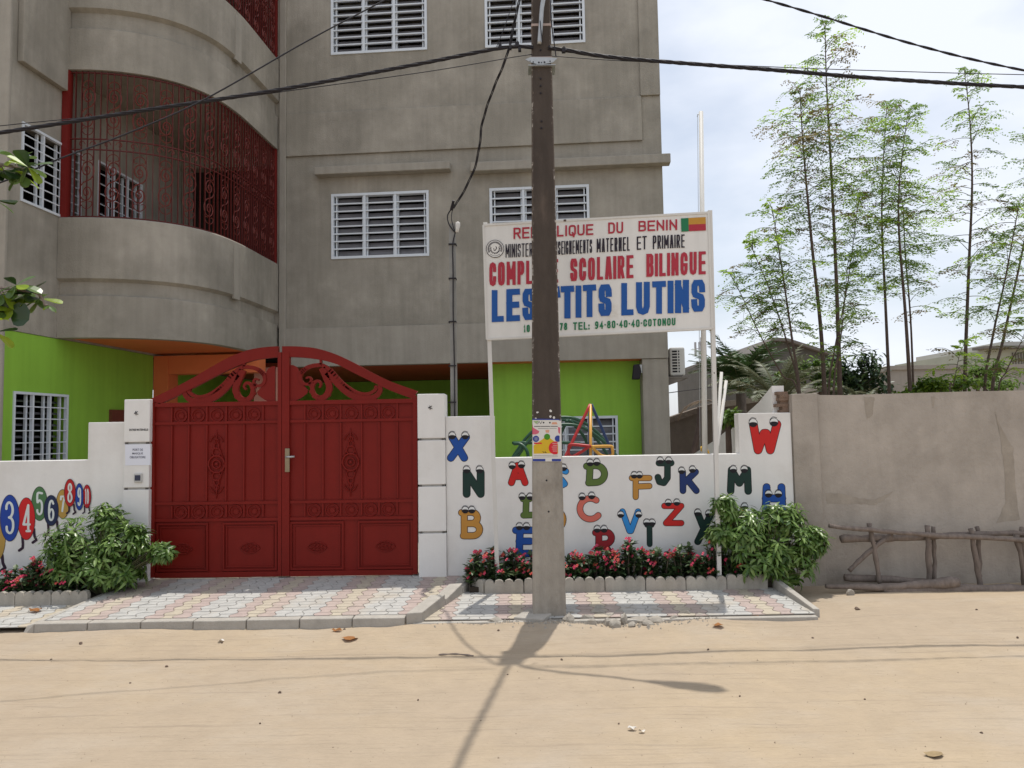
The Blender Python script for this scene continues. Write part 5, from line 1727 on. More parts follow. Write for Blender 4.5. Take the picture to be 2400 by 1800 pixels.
# pebbles and dry leaves on the sand
PEB = mat('dark_pebble', (0.14, 0.10, 0.075), .9, .3, 20)
r = random.Random(12)
PB = [(190, 1510, 9), (390, 1563, 8), (656, 1621, 11), (432, 1478, 7), (808, 1480, 6), (1168, 1485, 6), (120, 1545, 5), (1317, 1548, 6), (1734, 1634, 5), (2027, 1640, 5), (1905, 1495, 6), (2385, 1495, 7), (2010, 1436, 14), (2290, 1440, 6), (1450, 1700, 5), (2300, 1720, 7), (610, 1700, 5), (980, 1640, 5), (305, 1600, 5), (1190, 1583, 5), (1660, 1525, 6), (520, 1505, 5)]
for i, (x, y, w) in enumerate(PB):
    g = PG(x, y)
    k = g.y / F
    tag(rock((g.x, g.y, sand_h(g.x, g.y) + .004), (w * k * .6, w * k * .5, w * k * .45), 500 + i).build('pebble', PEB), 'small dark pebble lying on the open sand', 'pebble', 'pebbles strewn on the sand')
LEAFD = mat('dry_leaf', (0.34, 0.15, 0.05), .8, .3, 10, trans=.2)
PLAS = mat('pale_plastic_scrap', (0.62, 0.58, 0.52), .6, .1, 10)
def flat_scrap(x, y, w, h, m_, name, label, cat, seed, z=0):
    g = PG(x, y, z)
    k = g.y / F
    r = random.Random(seed)
    mb = MB()
    n = 9
    zz = (sand_h(g.x, g.y) if z == 0 else z)
    ring_ = []
    for i in range(n):
        a = 2 * PI * i / n
        ring_.append(Vector((g.x + w * k * .5 * math.cos(a) * r.uniform(.6, 1.15), g.y + w * k * .4 * math.sin(a) * r.uniform(.6, 1.1), zz + .006 + r.uniform(0, h * k))))
    c_ = Vector((g.x, g.y, zz + .008))
    for i in range(n):
        mb.face([c_, ring_[i], ring_[(i + 1) % n]])
    tag(mb.build(name, m_), label, cat)
flat_scrap(85, 1433, 34, 9, LEAFD, 'dry_leaf', 'curled brown dry leaf on the left sidewalk before the edging', 'leaf', 1, .07)
flat_scrap(790, 1484, 22, 8, LEAFD, 'dry_leaf', 'orange dry leaf on the sand before the driveway kerb', 'leaf', 2)
flat_scrap(822, 1500, 44, 5, LEAFD, 'dry_leaf', 'crumpled tan leaf litter further right on the sand below the driveway', 'leaf', 3)
flat_scrap(1684, 1478, 30, 6, LEAFD, 'dry_leaf', 'dark dry leaf on sand in front of the right sidewalk', 'leaf', 4)
flat_scrap(1768, 1455, 22, 8, LEAFD, 'dry_leaf', 'dark red dry leaf at the sidewalk edge near the yellow sand', 'leaf', 5)
flat_scrap(1482, 1714, 22, 9, PLAS, 'plastic_scrap', 'crumpled pale plastic scrap on the sand in the foreground', 'litter', 6)
flat_scrap(1505, 1722, 20, 7, PLAS, 'plastic_scrap', 'thin strip of pale plastic trailing right of the crumpled scrap', 'litter', 7)
flat_scrap(518, 1503, 18, 6, PLAS, 'plastic_scrap', 'small white plastic bit on the sand before the driveway', 'litter', 8)
flat_scrap(2190, 1774, 50, 9, mat('straw', (0.30, 0.22, 0.12), .9, .3, 20), 'straw_tuft', 'dry straw tuft on the sand at the lower right', 'litter', 9)
mb = MB()
a, b = PG(1028, 1538), PG(1110, 1540)
mb.tube(smooth_pts([(a.x, a.y, .012), ((a.x + b.x) / 2, a.y - .02, .02), (b.x, b.y, .01)], 5), [.004 + .004 * math.sin(i) ** 2 for i in range(11)], 6)
tag(mb.build('dry_twig', BARK), 'short dry twig lying on the sand left of the pole shadow', 'twig')

# ================================================================ LOG FRAME
c18 = lambda x, y, Y: P(1800 + x / 2.765, 900 + y / 2.765, Y)
def log(pts, r0_, r1_, Y0, name, parent, seed, label=None, cat=None, group=None):
    r = random.Random(seed)
    q = [c18(x, y, Y0 + dy) for x, y, dy in pts]
    q = [Vector(e) for e in smooth_pts([tuple(e) for e in q], 5)]
    n = len(q)
    q = [e + Vector((r.uniform(-.006, .006), r.uniform(-.004, .004), r.uniform(-.006, .006))) for e in q]
    mb = MB()
    mb.tube(q, [(.68 if parent else 1.0) * (r0_ + (r1_ - r0_) * i / (n - 1)) * r.uniform(.82, 1.18) for i in range(n)], 9)
    o = mb.build(name, BARK, parent, smooth=True)
    return tag(o, label, cat, group)
lf = thing('log_frame', c18(1100, 1330, 7.7), 'rough grey log frame with rails and posts leaning on the grey wall', 'log frame')
log([(400, 920, -.02), (660, 945, 0), (1030, 975, 0), (1659, 1012, 0), (2000, 1030, 0)], .032, .042, 7.72, 'rail', lf, 1)
log([(470, 1003, 0), (720, 998, 0), (1000, 992, 0), (1320, 975, 0), (1659, 968, 0), (1950, 960, 0)], .058, .034, 7.82, 'rail', lf, 2)
log([(500, 1252, 0), (800, 1268, 0), (1100, 1292, 0), (1300, 1318, 0)], .052, .042, 7.82, 'rail', lf, 3)
log([(528, 1210, 0), (640, 1100, 0), (800, 972, 0)], .032, .038, 7.78, 'brace', lf, 4)
for i, (a, b, r_, Y_) in enumerate((((655, 905), (722, 1290), .034, 7.76), ((1033, 920), (1050, 1380), .036, 7.76), ((1072, 925), (1078, 1385), .032, 7.84), ((1315, 938), (1385, 1385), .036, 7.76), ((1356, 925), (1372, 1250), .03, 7.86), ((1605, 980), (1690, 1385), .036, 7.76), ((1645, 925), (1655, 1330), .034, 7.86), ((2050, 950), (2080, 1385), .036, 7.8))):
    log([(a[0], a[1], 0), ((a[0] + b[0]) / 2 + 4, (a[1] + b[1]) / 2, 0), (b[0], b[1], 0)], r_, r_ * 1.1, Y_, 'post', lf, 10 + i)
log([(370, 1312, 0), (700, 1318, 0), (960, 1302, 0), (1232, 1283, 0)], .022, .056, 7.62, 'loose_log', None, 20, 'tapered weathered log lying on top of the frame base', 'log', 'loose logs at the grey wall')
log([(740, 1338, 0), (1100, 1334, 0), (1400, 1330, 0), (1800, 1336, 0), (2100, 1340, 0)], .055, .05, 7.64, 'loose_log', None, 21, 'long dark log lying on the ground below the frame', 'log', 'loose logs at the grey wall')
log([(900, 1372, 0), (1250, 1378, 0), (1659, 1385, 0), (1900, 1390, 0)], .05, .05, 7.8, 'loose_log', None, 22, 'half-buried dark log behind the sand ridge', 'log', 'loose logs at the grey wall')
g = c18(530, 1358, 7.45)
tag(rock((g.x, g.y, g.z), (.05, .04, .045), 77).build('rubble_stone', RUB), 'pale stone beside the thin end of the tapered log', 'rubble')

# ================================================================ PLAYGROUND THINGS SEEN OVER THE WALL
def bars(name, label, cat, segs, r=.02, Y=10.0, loc=None):
    t = thing(name, loc, label, cat)
    for i, (m_, px, nm) in enumerate(segs):
        mb = MB()
        pts = [P(x, y, Y + d) for x, y, d in px]
        mb.tube(smooth_pts([tuple(e) for e in pts], 6) if len(px) > 2 else pts, r, 8)
        mb.build(nm, m_, t, smooth=True)
    return t
TG, TR, TY, TB = (mat('play_%s' % n, c, .4, .06, 8, spec=.5) for n, c in (('green', (0.015, 0.07, 0.035)), ('red', (0.42, 0.02, 0.02)), ('yellow', (0.62, 0.32, 0.05)), ('blue', (0.02, 0.05, 0.16))))
seg = []
for k, (a, b, tp) in enumerate((((1190, 1090, 0), (1455, 1090, .1), 978), ((1200, 1092, .5), (1440, 1092, .5), 984), ((1183, 1100, -.4), (1470, 1100, -.3), 995))):
    m = (a[0] + b[0]) / 2
    seg.append((TG, [a, (a[0] + (m - a[0]) * .35, tp + 45, a[2]), (a[0] + (m - a[0]) * .7, tp + 9, (a[2] + b[2]) / 2), (m, tp, (a[2] + b[2]) / 2), (b[0] - (b[0] - m) * .7, tp + 9, (a[2] + b[2]) / 2), (b[0] - (b[0] - m) * .35, tp + 45, b[2]), b], 'hoop'))
seg += [(TG, [(1202, 1038, -.2), (1235, 1038, -.3), (1290, 1036, -.2), (1360, 1040, -.1)], 'ring_bar'), (TG, [(1240, 1100, -.5), (1236, 1060, -.5), (1222, 1042, -.45), (1204, 1040, -.4)], 'ring_bar'),
        (TG, [(1300, 1100, .4), (1310, 1030, .4), (1330, 985, .2)], 'hoop'), (TG, [(1385, 1100, .6), (1372, 1030, .5), (1335, 985, .2)], 'hoop')]
bars('climbing_dome', 'dark green metal climbing dome seen over the wall behind the utility pole', 'climbing frame', seg, .022, 10.2, P(1325, 1100, 10.2) * 1 - Vector((0, 0, P(1325, 1100, 10.2).z - .16)))
q = P(1384, 1100, 9.3)
bars('climbing_tripod', 'red yellow and blue tripod of metal bars peeking over the wall', 'climbing frame',
     [(TR, [(1383, 948, 0), (1330, 1060, -.2), (1300, 1130, -.3)], 'bar'), (TY, [(1384, 948, 0), (1384, 1150, -.35)], 'bar'), (TB, [(1386, 948, 0), (1430, 1050, .3), (1452, 1110, .4)], 'bar'), (TB, [(1382, 965, .4), (1381, 1150, .5)], 'bar'),
      (TR, [(1384, 1046, -.28), (1340, 1042, -.22), (1333, 1050, -.2), (1333, 1064, -.2), (1345, 1069, -.2), (1384, 1045, -.28)], 'seat_bar'), (TY, [(1386, 1047, -.28), (1430, 1046, -.2), (1435, 1052, -.2), (1434, 1068, -.2), (1410, 1068, -.2), (1388, 1048, -.28)], 'seat_bar')], .019, 9.3, Vector((q.x, 9.3, .16)))
yl = P(1650, 1056, 8.7)
t = thing('play_figure', Vector((yl.x, 8.7, .16)), 'yellow plastic play figure peeking over the wall beside the flagpole', 'play figure')
mb = MB()
mb.tube(smooth_pts([(yl.x + .03, 8.7, .5), (yl.x + .03, 8.7, 1.2), (yl.x + .02, 8.7, yl.z - .02), (yl.x + .01, 8.7, yl.z + .0)], 4), [.06] * 6 + [.05, .045, .04, .035, .03, .03, .025][:7], 9)
mb.build('body', mat('yellow_plastic', (0.62, 0.36, 0.03), .45, .05, 8), t, smooth=True)
mb = rock((yl.x - .005, 8.7, yl.z + .02), (.055, .045, .04), 31)
hd = mb.build('head', MATS['yellow_plastic'], t, smooth=True)
mb = MB()
for s_ in (-1, 1):
    mb.tube([(yl.x + .012 + .014 * s_, 8.7, yl.z + .04), (yl.x + .014 + .02 * s_, 8.7, yl.z + .085)], [.012, .006], 6)
mb.build('ear', MATS['yellow_plastic'], hd)

# ================================================================ PLANTS
def leaf_quad(mb, base, d, n, L, w, droop=.25):
    """a pointed leaf folded along its midrib: base point, direction, up normal"""
    d = d.normalized()
    s_ = d.cross(n)
    if s_.length < 1e-4:
        s_ = d.orthogonal()
    s_.normalize()
    n = s_.cross(d).normalized()
    p0 = base
    p1 = base + d * L * .4 - n * 0.0
    p2 = base + d * L * .75 - n * L * droop * .45
    p3 = base + d * L - n * L * droop
    a1, b1 = p1 + s_ * w * .5 + n * w * .14, p1 - s_ * w * .5 + n * w * .14
    a2, b2 = p2 + s_ * w * .38 + n * w * .1, p2 - s_ * w * .38 + n * w * .1
    k = len(mb.v)
    mb.v += [tuple(v) for v in (p0, p1, p2, p3, a1, b1, a2, b2)]
    for q in ((0, 4, 1), (0, 1, 5), (1, 4, 6, 2), (5, 1, 2, 7), (2, 6, 3), (7, 2, 3)):
        mb.f.append(tuple(k + i for i in q))
        mb.mi.append(mb.cur)
BUSH1, BUSH2, BUSH3 = leafmat('bush_leaf', (0.11, 0.20, 0.04), .4, .34, .5), leafmat('bush_leaf_pale', (0.24, 0.36, 0.10), .45, .32, .6), leafmat('bush_leaf_dark', (0.045, 0.095, 0.02), .2, .35)
def bush(cx, cy, zb, lobes, seed, label, nwh):
    r = random.Random(seed)
    t = thing('leafy_shrub', (cx, cy, zb), label, 'shrub', 'shrubs in the flower beds')
    mb, st = MB(), MB()
    hub = Vector((cx, cy, zb))
    for i in range(nwh):
        lb = lobes[min(int(r.random() * len(lobes)), len(lobes) - 1)]
        while True:
            v = Vector((r.uniform(-1, 1), r.uniform(-1, 1), r.uniform(-1, 1)))
            if v.length < 1:
                break
        if r.random() < .72:
            v = v.normalized() * r.uniform(.75, 1.03)
        tip = Vector((lb[0] + v.x * lb[3], lb[1] + v.y * lb[4], lb[2] + v.z * lb[5]))
        if tip.z < zb + .02 or tip.y > YW - .04:
            continue
        out = (tip - Vector((lb[0], lb[1], lb[2] - lb[5] * .5))).normalized()
        if i % 3 == 0:
            mid = hub.lerp(tip, .55) + Vector((0, 0, .05))
            st.tube([hub.lerp(tip, .12), mid, tip], [.007, .005, .003], 4, False)
        nl = r.randint(6, 10)
        a0 = r.uniform(0, 6.28)
        ax = (out + Vector((0, 0, .5))).normalized()
        e1 = ax.orthogonal().normalized()
        e2 = ax.cross(e1)
        for k in range(nl):
            a = a0 + k * 2.4
            ti = r.uniform(-.45, .5)
            d = (e1 * math.cos(a) + e2 * math.sin(a)) * math.cos(ti) + ax * math.sin(ti) + Vector((0, 0, -.12))
            mb.cur = r.choices((0, 1, 2), (.45, .42, .13))[0]
            leaf_quad(mb, tip - ax * r.uniform(0, .06), d, ax, r.uniform(.075, .135), r.uniform(.022, .034), r.uniform(.0, .4))
    st.build('stem', mat('green_stem', (0.10, 0.10, 0.05), .8, .2), t)
    mb.build('foliage', [BUSH1, BUSH2, BUSH3], t)
# lobes: centre x, y, z and radii, placed from the photograph
def lobe(x, y, Y, rx, ry, dz):
    q = P(x, y, Y)
    k = Y / F
    return (q.x, q.y, q.z, rx * k, dz, ry * k)
Yb = 7.62
bush(P(245, 1350, Yb).x, Yb, .1, [lobe(190, 1265, Yb, 85, 62, .30), lobe(290, 1290, Yb, 68, 70, .27), lobe(225, 1325, Yb, 120, 40, .3), lobe(255, 1218, Yb + .1, 42, 42, .15), lobe(150, 1290, Yb, 45, 48, .2), lobe(320, 1260, Yb, 22, 40, .1), lobe(380, 1288, 7.6, 28, 12, .1), lobe(160, 1330, Yb, 50, 40, .2), lobe(270, 1340, Yb, 70, 30, .22)], 3, 'bushy green shrub with pointed leaves left of the red gate', 560)
bush(P(1800, 1350, Yb).x, Yb, .1, [lobe(1740, 1235, Yb, 62, 52, .27), lobe(1830, 1260, Yb, 85, 72, .3), lobe(1765, 1295, Yb, 72, 48, .28), lobe(1850, 1315, Yb, 60, 55, .26), lobe(1700, 1185, Yb, 26, 28, .12), lobe(1905, 1262, Yb, 32, 35, .14), lobe(1690, 1245, Yb, 34, 22, .15), lobe(1830, 1210, Yb, 60, 40, .2)], 9, 'bushy green shrub with pointed leaves at the right end of the painted wall', 560)
EUP, EUP2 = leafmat('spurge_leaf', (0.040, 0.075, 0.026), .2, .45, .4), leafmat('spurge_leaf_light', (0.09, 0.14, 0.05), .25, .42, .45)
PET, PET2 = leafmat('pink_petal', (0.66, 0.06, 0.13), .25, .5, .3), leafmat('coral_petal', (0.62, 0.10, 0.075), .25, .5, .3)
def spurge(cx, cy, zb, w, h, seed, label, grp):
    r = random.Random(seed)
    t = thing('flowering_plant', (cx, cy, zb), label, 'flowering plant', grp)
    st, lf_, fl_ = MB(), MB(), MB()
    for i in range(int(46 * w / .3)):
        x = cx + r.uniform(-w, w)
        y = cy + r.uniform(-.16, .14)
        hh = h * r.uniform(.3, 1.15) * (1 - .45 * abs((x - cx) / w) ** 2)
        b = Vector((cx + (x - cx) * .7, y * .4 + cy * .6, zb))
        tip = Vector((x, y, zb + hh))
        st.tube([b, b.lerp(tip, .5) + Vector((r.uniform(-.02, .02), 0, 0)), tip], [.009, .008, .006], 5, False)
        for k in range(r.randint(16, 26)):
            a = k * 2.4 + r.random()
            el = r.uniform(-.2, .9)
            d = Vector((math.cos(a) * math.cos(el), math.sin(a) * math.cos(el), math.sin(el)))
            lf_.cur = 1 if r.random() < .3 else 0
            leaf_quad(lf_, tip.lerp(b, r.random() ** 1.6 * .75), d, Vector((0, 0, 1)), r.uniform(.055, .10), r.uniform(.032, .05), r.uniform(0, .3))
        if r.random() < .62:
            for k in range(r.randint(1, 4)):
                c = tip + Vector((r.uniform(-.035, .035), r.uniform(-.05, .01), r.uniform(.01, .05)))
                st.tube([tip, c], .002, 4, False)
                fl_.cur = 0 if r.random() < .65 else 1
                nrm = Vector((r.uniform(-.5, .5), -.7, r.uniform(.2, 1))).normalized()
                e1 = nrm.orthogonal().normalized()
                e2 = nrm.cross(e1)
                for s_ in (1, -1):
                    q = [c + (e1 * math.cos(z_) * .9 + e2 * math.sin(z_)) * .0125 + e1 * s_ * .010 + nrm * (.004 * math.cos(z_ * 2)) for z_ in [6.283 * j / 7 for j in range(7)]]
                    fl_.face(q)
    st.build('stem', mat('spiny_stem', (0.10, 0.08, 0.06), .9, .3, 20), t)
    lf_.build('foliage', [EUP, EUP2], t)
    fl_.build('blossom', [PET, PET2], t)
sp = [(1140, .19, .36, 'at the left end of the right bed below the letter B'), (1195, .2, .30, 'between the left signpost and the letter E'), (1238, .15, .26, 'mostly hidden behind the utility pole'), (1345, .17, .27, 'just right of the utility pole'), (1405, .18, .33, 'around the foot of the crimson letter R'), (1478, .2, .40, 'tallest clump below the letter V'), (1545, .18, .30, 'under the green letter I'), (1608, .2, .36, 'below the dark green letter Y'), (1665, .18, .37, 'at the foot of the right signpost'), (1715, .14, .28, 'half under the right shrub')]
for i, (x, w, h, lb) in enumerate(sp):
    spurge(P(x, 1340, 7.72).x, 7.74, .11, w, h, 40 + i, 'pink-flowered spurge ' + lb, 'flowering spurges in the beds')
for i, (x, w, h, lb) in enumerate(((-40, .2, .3, 'beyond the left picture edge'), (35, .2, .28, 'at the left picture edge'), (95, .2, .34, 'beside the left shrub'), (150, .2, .26, 'in the shade under the left shrub'))):
    spurge(P(x, 1360, 7.6).x, 7.6, .1, w, h, 60 + i, 'pink-flowered spurge ' + lb, 'flowering spurges in the beds')

# street tree whose branches hang into the picture at the left
AL1, AL2, AL3 = leafmat('almond_leaf', (0.10, 0.17, 0.04), .35, .3, .6), leafmat('almond_leaf_bright', (0.27, 0.38, 0.03), .45, .4, .4), leafmat('almond_leaf_dark', (0.025, 0.055, 0.018), .15, .3, .5)
al = thing('street_tree', (-4.9, 4.9, 0), 'broad-leaved street tree reaching in from the left picture edge', 'tree')
mb = MB()
mb.tube(smooth_pts([(-4.9, 4.9, -.1), (-4.85, 4.9, 1.2), (-4.95, 4.95, 2.6), (-4.8, 5.0, 4.2), (-4.9, 5.1, 5.4)], 4), [.13] * 4 + [.11] * 4 + [.09] * 4 + [.07] * 4 + [.05], 10)
mb.build('trunk', BARK, al, smooth=True)
YL = 5.0
def spray(pts, seed, clusters):
    r = random.Random(seed)
    mb, lv = MB(), MB()
    pts = [tuple(p_) for p_ in pts]
    mb.tube(smooth_pts(pts, 4), [.022 - .016 * i / (4 * (len(pts) - 1)) for i in range(4 * (len(pts) - 1) + 1)], 6)
    for (x, y, n, sz) in clusters:
        c = P(x, y, YL + r.uniform(-.08, .08))
        j = min(range(len(pts)), key=lambda q: (Vector(pts[q]) - c).length)
        mb.tube([pts[j], c], [.008, .005], 5)
        for k in range(n):
            a = k * 2.4 + r.uniform(-.3, .3)
            el = r.uniform(-.9, .55)
            d = Vector((math.cos(a) * math.cos(el), math.sin(a) * math.cos(el) * .8, math.sin(el)))
            lv.cur = r.choices((0, 1, 2), (.5, .25, .25))[0]
            L = sz * r.uniform(.95, 1.45)
            # a blunt, wide leaf
            n_ = Vector((r.uniform(-.4, .4), -.5, 1)).normalized()
            s_ = d.cross(n_).normalized()
            nn = s_.cross(d).normalized()
            w = L * .27
            dp = r.uniform(.0, .3)
            prof = [(0, .0), (.25, .45), (.55, .9), (.8, 1.0), (.95, .7), (1.0, .0)]
            ctr = [c + d * L * t_ - nn * L * dp * t_ * t_ for t_, _ in prof]
            for i in range(len(prof) - 1):
                for sg_ in (1, -1):
                    a1 = ctr[i] + s_ * sg_ * w * prof[i][1] + nn * w * .2 * prof[i][1]
                    b1 = ctr[i + 1] + s_ * sg_ * w * prof[i + 1][1] + nn * w * .2 * prof[i + 1][1]
                    q = [ctr[i], ctr[i + 1], b1, a1]
                    if i == 0:
                        q = [ctr[0], ctr[1], b1]
                    elif i == len(prof) - 2:
                        q = [ctr[i], ctr[i + 1], a1]
                    lv.face(q)
    mb.build('branch', BARK, al)
    lv.build('foliage', [AL1, AL2, AL3], al)
spray([(-4.9, 5.0, 3.9), P(-180, 330, YL), P(-80, 370, YL), P(0, 385, YL), P(40, 392, YL), P(70, 398, YL)], 5, [(8, 400, 10, .12), (38, 372, 8, .11), (66, 392, 10, .12), (50, 410, 7, .11), (-30, 400, 10, .13), (-10, 470, 6, .12)])
spray([(-4.88, 4.95, 3.2), P(-160, 640, YL), P(-60, 680, YL), P(0, 675, YL), P(50, 680, YL), P(92, 690, YL), P(105, 715, YL)], 8, [(5, 690, 9, .12), (38, 668, 9, .12), (62, 690, 9, .12), (95, 700, 7, .10), (25, 715, 7, .12), (-30, 720, 9, .13), (-15, 780, 5, .12), (112, 715, 4, .06)])
mb = MB()
c = P(48, 730, YL)
mb.raw([tuple(c + Vector((x * .07, -.02 + .02 * x * x, z))) for x, z in ((0, .06), (.6, .05), (.95, 0), (.9, -.06), (.45, -.1), (0, -.105), (-.5, -.095), (-.85, -.05), (-.9, .0), (-.5, .045))], [tuple(range(10))])
mb.build('big_leaf', AL3, al)
# out of view: more of the crown, so the tree is whole
r = random.Random(77)
lv = MB()
for i in range(700):
    v = Vector((r.gauss(0, 1), r.gauss(0, 1), r.gauss(0, 1))).normalized() * r.uniform(.5, 1)
    c = Vector((-5.3 + v.x * .75, 4.5 + v.y * .9, 4.9 + v.z * .9))
    if c.x / c.y > -.80:
        continue
    lv.cur = r.choices((0, 1, 2), (.5, .2, .3))[0]
    leaf_quad(lv, c, Vector((r.uniform(-1, 1), r.uniform(-1, 1), r.uniform(-.8, .3))), Vector((0, 0, 1)), .16, .085, .2)
lv.build('crown', [AL1, AL2, AL3], al)

# slender feathery trees behind the grey wall
MO1, MO2, MO3 = leafmat('feathery_leaf', (0.17, 0.27, 0.06), .55, .55, .2), leafmat('feathery_leaf_bright', (0.32, 0.48, 0.05), .62, .55, .2), leafmat('feathery_leaf_dry', (0.20, 0.165, 0.075), .5, .55, .3)
def feathery(px, Y, r0_, seed, label, ystart, nleaf, Lmax, tone=(.62, .2, .18), crown_mid=.5):
    """trunk through the px points (display pixels, base first); leaves from height ystart (px) up to the tip"""
    r = random.Random(seed)
    base = P(px[0][0] * D, px[0][1] * D, Y)
    t = thing('slender_tree', (base.x, Y, 0), label, 'tree', 'slender feathery trees behind the grey wall')
    pts = [Vector((base.x + (base.x - P(px[1][0] * D, px[1][1] * D, Y).x) * .6, Y, -.05))] + [P(x * D, y * D, Y + .05 * math.sin(i * 2.1)) for i, (x, y) in enumerate(px)]
    pts = [Vector(e) for e in smooth_pts([tuple(e) for e in pts], 6)]
    n = len(pts)
    mb = MB()
    mb.tube(pts, [r0_ * .74 * (1 - .9 * (i / (n - 1)) ** .8) for i in range(n)], 7)
    mb.build('trunk', TRUNK, t, smooth=True)
    z0 = P(px[0][0] * D, ystart * D, Y).z
    z1_ = pts[-1].z
    lv, rc = MB(), MB()
    up_pts = [e for e in pts if e.z >= z0]
    for i in range(nleaf):
        f_ = ((i + .5) / nleaf) ** .92
        z = z0 + (z1_ - z0) * f_
        j = 0
        while j < n - 2 and pts[j + 1].z < z:
            j += 1
        k = min(1, max(0, (z - pts[j].z) / max(1e-6, pts[j + 1].z - pts[j].z)))
        o = pts[j].lerp(pts[j + 1], k)
        env = (0.45 + .85 * math.sin(PI * min(1, .12 + f_ * .88)) ** .8)
        L = Lmax * env * r.uniform(.4, 1.15)
        az = i * 2.4 + r.uniform(-1.2, 1.2)
        el = r.uniform(-.05, 1.0) if f_ < .85 else r.uniform(.5, 1.3)
        m = 8
        q = []
        p_ = o.copy()
        for s_ in range(m + 1):
            q.append(p_.copy())
            e_ = el - 1.15 * (s_ / m) ** 1.3
            p_ = p_ + Vector((math.cos(az) * math.cos(e_), math.sin(az) * math.cos(e_), math.sin(e_))) * (L / m)
        rc.tube(q, [.0055] * 3 + [.0035] * 3 + [.002] * 3, 3, False)
        tn = r.choices((0, 1, 2), tone)[0]
        dirx = Vector((math.cos(az), math.sin(az), 0))
        sd = Vector((-math.sin(az), math.cos(az), 0))
        for s_ in range(2, m + 1):
            for g_ in (1, -1):
                if r.random() < .13:
                    continue
                PL = L * (.36 - .02 * s_) * r.uniform(.6, 1.25)
                b = q[s_]
                pd = (sd * g_ * .85 + dirx * .55 + Vector((0, 0, r.uniform(-.55, .25)))).normalized()
                nl = max(3, int(PL / .030))
                for h_ in range(1, nl + 1):
                    c = b + pd * PL * h_ / nl + Vector((0, 0, -.3 * PL * (h_ / nl) ** 2))
                    for g2 in (1, -1):
                        if r.random() < .12:
                            continue
                        ld = (pd.cross(Vector((0, 0, 1))).normalized() * g2 + pd * .45 + Vector((0, 0, r.uniform(-.5, .15)))).normalized()
                        ll = r.uniform(.030, .052)
                        ww = (pd + Vector((0, 0, r.uniform(-.9, .9)))).normalized() * ll * .27
                        lv.cur = tn
                        lv.face([c, c + ld * ll * .5 + ww, c + ld * ll, c + ld * ll * .5 - ww])
    rc.build('leaf_stalk', mat('leaf_stalk_green', (0.10, 0.12, 0.05), .8, .2), t)
    lv.build('foliage', [MO1, MO2, MO3], t)
feathery([(1815, 860), (1810, 700), (1803, 520), (1792, 300), (1785, 170), (1782, 48)], 10.6, .062, 1, 'tallest slender tree, topping all others behind the grey wall', 560, 70, .68, (.5, .16, .34))
feathery([(1782, 860), (1772, 700), (1755, 540), (1742, 400), (1733, 290), (1728, 195)], 10.2, .055, 2, 'slender tree with brownish crown just left of the tallest one', 520, 62, .68, (.5, .14, .36))
feathery([(1922, 860), (1912, 640), (1905, 480), (1908, 350), (1916, 225)], 10.9, .045, 3, 'dense slender tree in the middle of the row', 640, 70, .58, (.62, .28, .1))
feathery([(1967, 860), (1956, 680), (1942, 500), (1944, 380), (1962, 240)], 10.4, .05, 4, 'slender tree with bright green middle, second right of the tallest trunk', 620, 66, .55, (.58, .34, .08))
feathery([(1974, 860), (1967, 690), (1955, 540), (1950, 440), (1935, 390)], 11.2, .032, 5, 'thin tree close behind the bright green middle one', 690, 36, .48)
feathery([(2084, 860), (2092, 600), (2100, 400), (2095, 260), (2083, 152)], 10.5, .048, 6, 'straight slender tree with sparse crown near the right edge', 700, 62, .58, (.66, .2, .14))
feathery([(2126, 860), (2146, 720), (2172, 600), (2196, 470), (2205, 430)], 10.1, .035, 7, 'leaning thin tree right of the straight sparse one', 740, 40, .52)
feathery([(2142, 860), (2168, 730), (2205, 560), (2235, 400), (2245, 270)], 10.8, .045, 8, 'slender tree leaning out past the right picture edge', 700, 56, .6)
feathery([(1728, 860), (1712, 740), (1692, 600), (1676, 500), (1668, 448)], 9.9, .036, 9, 'slim leaning tree, tallest of the left clump above the broken wall corner', 720, 44, .5, (.6, .28, .12))
feathery([(1728, 860), (1700, 740), (1660, 620), (1632, 555), (1618, 520)], 10.1, .026, 10, 'thin tree leaning left beside the signboard', 720, 36, .46, (.55, .35, .1))
feathery([(1726, 860), (1690, 810), (1640, 720), (1598, 630), (1575, 590)], 10.3, .026, 11, 'lowest thin tree leaning far left towards the signboard', 740, 30, .44, (.55, .35, .1))
feathery([(1790, 860), (1802, 760), (1830, 620), (1846, 500), (1856, 420)], 11.3, .03, 12, 'thin tree slanting right between the tallest and the dense one', 700, 46, .5, (.62, .25, .13))
feathery([(1800, 860), (1815, 740), (1825, 640), (1832, 560)], 9.8, .026, 13, 'short thin tree right of the tallest trunk', 780, 36, .46, (.6, .28, .12))
feathery([(2052, 860), (2060, 830), (2072, 770), (2085, 740)], 9.6, .016, 14, 'tiny sapling just showing over the wall near the right', 820, 12, .3, (.4, .55, .05))
feathery([(2155, 870), (2175, 800), (2205, 740), (2225, 690)], 9.7, .022, 15, 'small leaning sapling in the lower right corner of the trees', 830, 18, .36)

